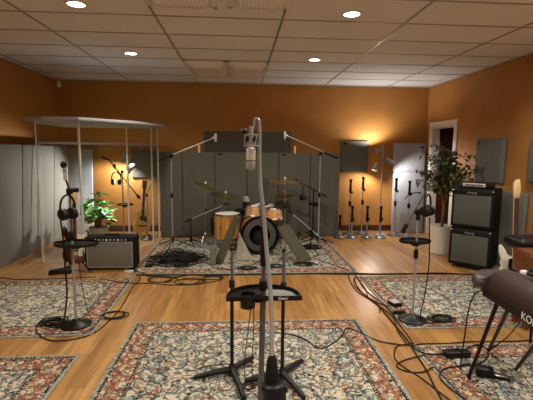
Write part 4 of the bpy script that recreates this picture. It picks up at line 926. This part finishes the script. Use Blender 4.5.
# ------------------------------------------------------------------ bass amplifier stack
A, Bp = V((2.915, 5.295, 0)), V((3.275, 4.915, 0)); u = (Bp - A).normalized(); W = (Bp - A).length; n_ = V((u.y, -u.x, 0)); n_ = n_ if n_.y < 0 else -n_; dp = -n_ * .40
ang = math.atan2(u.y, u.x)
def cab(z0, h, label, feet):
    o = (A + Bp) / 2 + dp / 2 + V((0, 0, z0)); t = thing('speaker_cabinet', o, label, 'speaker cabinet', 'bass speaker cabinets'); zf = .045 if feet else .008
    MB(o).obox(A + V((0, 0, z0 + zf)), u * W, dp, (0, 0, h - zf), bevel=.014).build('cabinet', 'tolex', t)
    MB(o).obox(A + u * .035 + n_ * .006 + V((0, 0, z0 + zf + .045)), u * (W - .07), dp.normalized() * .02, (0, 0, h - zf - .135), bevel=.005).build('grille', 'grille', t)
    MB(o).obox(A + u * .03 + n_ * .004 + V((0, 0, z0 + h - .085)), u * (W - .06), dp.normalized() * .02, (0, 0, .06), bevel=.005).build('top_rail', 'black', t)
    for a, z in ((.02, h - .03), (W - .02, h - .03)): MB(o).ball(A + u * a + n_ * .004 + V((0, 0, z0 + z)), .016, 10).build('corner_cap', 'chrome', t)
    if feet:
        for a in (.06, W - .06):
            for d in (.06, .33): 
                q = A + u * a + dp.normalized() * d; MB(o).tube(q + V((0, 0, z0 + .0225)) - u * .012, q + V((0, 0, z0 + .0225)) + u * .012, .0225, n=14).build('caster', 'darksteel', t)
    else:
        for a in (.06, W - .06):
            for d in (.06, .33): q = A + u * a + dp.normalized() * d; MB(o).tube(q + V((0, 0, z0)), q + V((0, 0, z0 + .01)), .016).build('foot', 'rubber', t)
    lp = A + u * W * .48 + n_ * .0055 + V((0, 0, z0 + h - .055)); text('Ampeg', t, lp - o, (PI / 2, 0, ang), .043, 'logo_dim', 'logo', .002, .3)
    hs = Bp + dp * .5 - n_ * 0 + u * .004 + V((0, 0, z0 + h * .62)); MB(o).box(hs, (.012, .14, .07), (0, 0, ang), bevel=.004).build('side_handle', 'rubber', t)
cab(0, .562, 'lower black bass cabinet with grey grille standing on the floor', True); cab(.563, .545, 'upper black bass cabinet with grey grille stacked on the lower one', False)
zh = 1.109; o = (A + Bp) / 2 + dp / 2 + V((0, 0, zh)); t = thing('amplifier_head', o, 'small silver-faced bass amplifier head on top of the cabinet stack', 'amplifier')
h0 = A + u * .10 + dp * .15; MB(o).obox(h0 + V((0, 0, zh + .010)), u * .36, dp.normalized() * .22, (0, 0, .068), bevel=.006).build('case', 'black', t)
MB(o).obox(h0 + u * .012 + n_ * .004 + V((0, 0, zh + .018)), u * .28, dp.normalized() * .008, (0, 0, .048), bevel=.002).build('face_plate', 'silver', t, label='silver face plate')
for k in range(8): MB(o).lathe([(.011, 0), (.009, .016), (.0, .017)], h0 + u * (.055 + .028 * k) + n_ * .004 + V((0, 0, zh + .042)), n_, 12, cap=False).build('knob', 'black', t)
for a in (.03, .33):
    for d in (.03, .19): q = h0 + u * a + dp.normalized() * d; MB(o).tube(q + V((0, 0, zh)), q + V((0, 0, zh + .011)), .012).build('foot', 'rubber', t)
microphone('dynamic_microphone', A + u * .03 + dp * .3 + V((0, 0, zh + .022)), (u.x, u.y, 0), 'small dark microphone lying beside the amplifier head on the cabinet', .10, .02, 'dynamic')

# ------------------------------------------------------------------ stage piano and its neighbours
kd = V((-.05, -1, 0)).normalized(); kn = V((1, -.05, 0)).normalized(); K0 = V((1.655, 2.45, .645)); KL = 1.30
o = K0 + kn * .17 + kd * .65; o.z = .655
t = thing('stage_piano', o, 'dark stage piano with rounded grey end and white lettering at the right edge', 'keyboard')
prof = [(-.045, .0), (.35, 0), (.35, .075), (.23, .085), (.17, .13), (.12, .160), (.015, .160), (0, .152), (-.048, .052)]
MB(o).prism(prof, K0, kn, (0, 0, 1), kd, KL, bevel=.008).build('body', 'keybody', t)
cp = [(.02, .005), (.36, .0), (.37, .07), (.30, .10), (.15, .130), (.03, .135), (-.03, .12), (-.075, .085), (-.07, .05), (-.03, .015)]
MB(o).prism([(p.x, p.y) for p in catmull([V((*q, 0)) for q in cp], 3, True)], K0 + V((0, 0, .0)), kn, (0, 0, 1), -kd, .13, bevel=.03).build('end_cap', 'keycap', t, label='rounded grey end cap')
for w in range(40):
    MB(o).obox(K0 + kn * .245 + kd * (.06 + w * .0295) + V((0, 0, .075)), kn * .115, kd * .0275, (0, 0, .018), bevel=.002).build('white_key', 'ivory', t)
    if w % 7 not in (2, 6): MB(o).obox(K0 + kn * .245 + kd * (.06 + w * .0295 + .02) + V((0, 0, .09)), kn * .07, kd * .015, (0, 0, .012), bevel=.002).build('black_key', 'black', t)
MB(o).obox(K0 - kn * .052 + kd * .0 + V((0, 0, .0)), kn * .02, kd * KL, (0, 0, .056), bevel=.004).build('rear_strip', 'black', t)
text('KORG', t, K0 - kn * .0535 + kd * .48 + V((0, 0, .024)) - o, (PI / 2, 0, math.atan2(kd.y, kd.x)), .062, 'label', 'logo', .001)
o = V((1.80, 2.0, .009)); t = thing('keyboard_stand', o, 'black splayed-leg stand under the stage piano', 'stand')
for a, b in (((1.69, 2.41, .634), (1.60, 2.53, .02)), ((1.705, 2.32, .634), (1.985, 2.90, .02)), ((1.76, 2.04, .634), (2.0, 2.61, .02)), ((1.70, 1.35, .634), (1.60, 1.15, .02))):
    l = MB(o).tube(a, b, .0135, .012).build('leg', 'blackm', t); MB(o).ball(b, .0125, 8).build('rubber_foot', 'rubber', l)
mb = MB(o); mb.box((1.80, 2.36, .636), (.26, .12, .018)); mb.box((1.74, 1.36, .636), (.24, .03, .018)); mb.box((1.74, 1.9, .636), (.03, 1.1, .018)); mb.build('rail', 'blackm', t, smooth=False)
cable([(1.62, 2.44, .68), (1.57, 2.46, .66), (1.55, 2.50, .55), (1.56, 2.55, .3), (1.58, 2.60, .10), (1.64, 2.70, .016), (1.72, 2.72, .016)], 'black cable hanging from the grey end of the stage piano', .005, group='cables hanging from stands')
cable([(1.86, 2.30, .66), (1.98, 2.55, .45), (2.02, 2.75, .2), (2.0, 2.9, .03), (2.1, 2.97, .016)], 'thin cable hanging under the stage piano between its legs', .004, group='cables hanging from stands')
# wooden organ
o = V((2.75, 3.3, .0)); t = thing('electric_organ', o, 'brown wooden organ case behind the stage piano at the right photo edge', 'keyboard')
MB(o).obox((2.53, 3.24, .50), (.85, -.04, 0), (.02, .26, 0), (0, 0, .19), bevel=.008).build('case', 'organ', t)
MB(o).obox((2.54, 3.25, .685), (.83, -.04, 0), (.02, .24, 0), (0, 0, .02), bevel=.004).build('lid', 'organ', t)
for a, b in ((2.58, 3.29), (3.30, 3.25), (2.59, 3.44), (3.31, 3.40)): MB(o).box((a, b, .255), (.05, .05, .49), bevel=.004).build('leg', 'organ', t)
# side table with little gear between organ and piano
o = V((2.22, 2.95, .009)); t = thing('side_table', o, 'low black gear shelf between stage piano and wooden organ', 'table')
MB(o).box((2.26, 2.92, .60), (.42, .26, .025), bevel=.005).build('table_top', 'black', t)
for a in (2.42, 2.46):
    for b in (2.82, 3.02): MB(o).tube((a, b, .009), (a, b, .59), .011).build('leg', 'blackm', t)
def ex_k(t, s):
    for k in range(4): MB().tube((-.06 + k * .04, 0, s[2]), (-.06 + k * .04, 0, s[2] + .02), .011).build('knob', 'rubber', t)
small_box('audio_mixer', (2.33, 2.90, .613), (.2, .16, .045), .1, 'black', 'small black mixer with knobs in front of the wooden organ', 'mixer', ex_k)
small_box('audio_interface', (2.12, 2.94, .613), (.08, .10, .04), .1, 'keycap', 'small grey metal box left of the mixer by the wooden organ', 'box')
small_box('note_card', (2.215, 2.90, .613), (.05, .035, .055), .4, 'white', 'small white card standing beside the black mixer', 'card')
# padded bench
o = V((2.85, 3.72, 0)); t = thing('keyboard_bench', o, 'black padded bench seat behind the wooden organ', 'bench')
MB(o).box((3.05, 3.72, .70), (.74, .30, .12), bevel=.05, seg=4).build('seat', 'vinyl', t)
for a in (2.80, 3.32):
    for b in (3.63, 3.81): MB(o).tube((a, b, 0), (a, b, .66), .012).build('leg', 'blackm', t)

# ------------------------------------------------------------------ world and camera
w = bpy.data.worlds.new('world'); bpy.context.scene.world = w; w.use_nodes = True
w.node_tree.nodes['Background'].inputs[0].default_value = (.02, .018, .016, 1); w.node_tree.nodes['Background'].inputs[1].default_value = 1
f, pi_, ya, ro = 401.0, -.12056, .06796, .01013
fw = V((math.sin(ya) * math.cos(pi_), math.cos(ya) * math.cos(pi_), math.sin(pi_))); r = V((math.cos(ya), -math.sin(ya), 0)); up = r.cross(fw)
r2 = r * math.cos(ro) + up * math.sin(ro); u2 = up * math.cos(ro) - r * math.sin(ro)
cd = bpy.data.cameras.new('camera'); cam = bpy.data.objects.new('camera', cd); C.objects.link(cam)
cd.sensor_width = 36; cd.lens = 36 * f / 533; cd.clip_start = .05
Mx = Matrix((r2, u2, -fw)).transposed().to_4x4(); Mx.translation = V((0, 0, 1.57)); cam.matrix_world = Mx
S = bpy.context.scene; S.camera = cam
S.view_settings.view_transform = 'Standard'; S.view_settings.look = 'None'; S.view_settings.gamma = 1; S.view_settings.use_curve_mapping = False
S.view_settings.exposure = 0.95
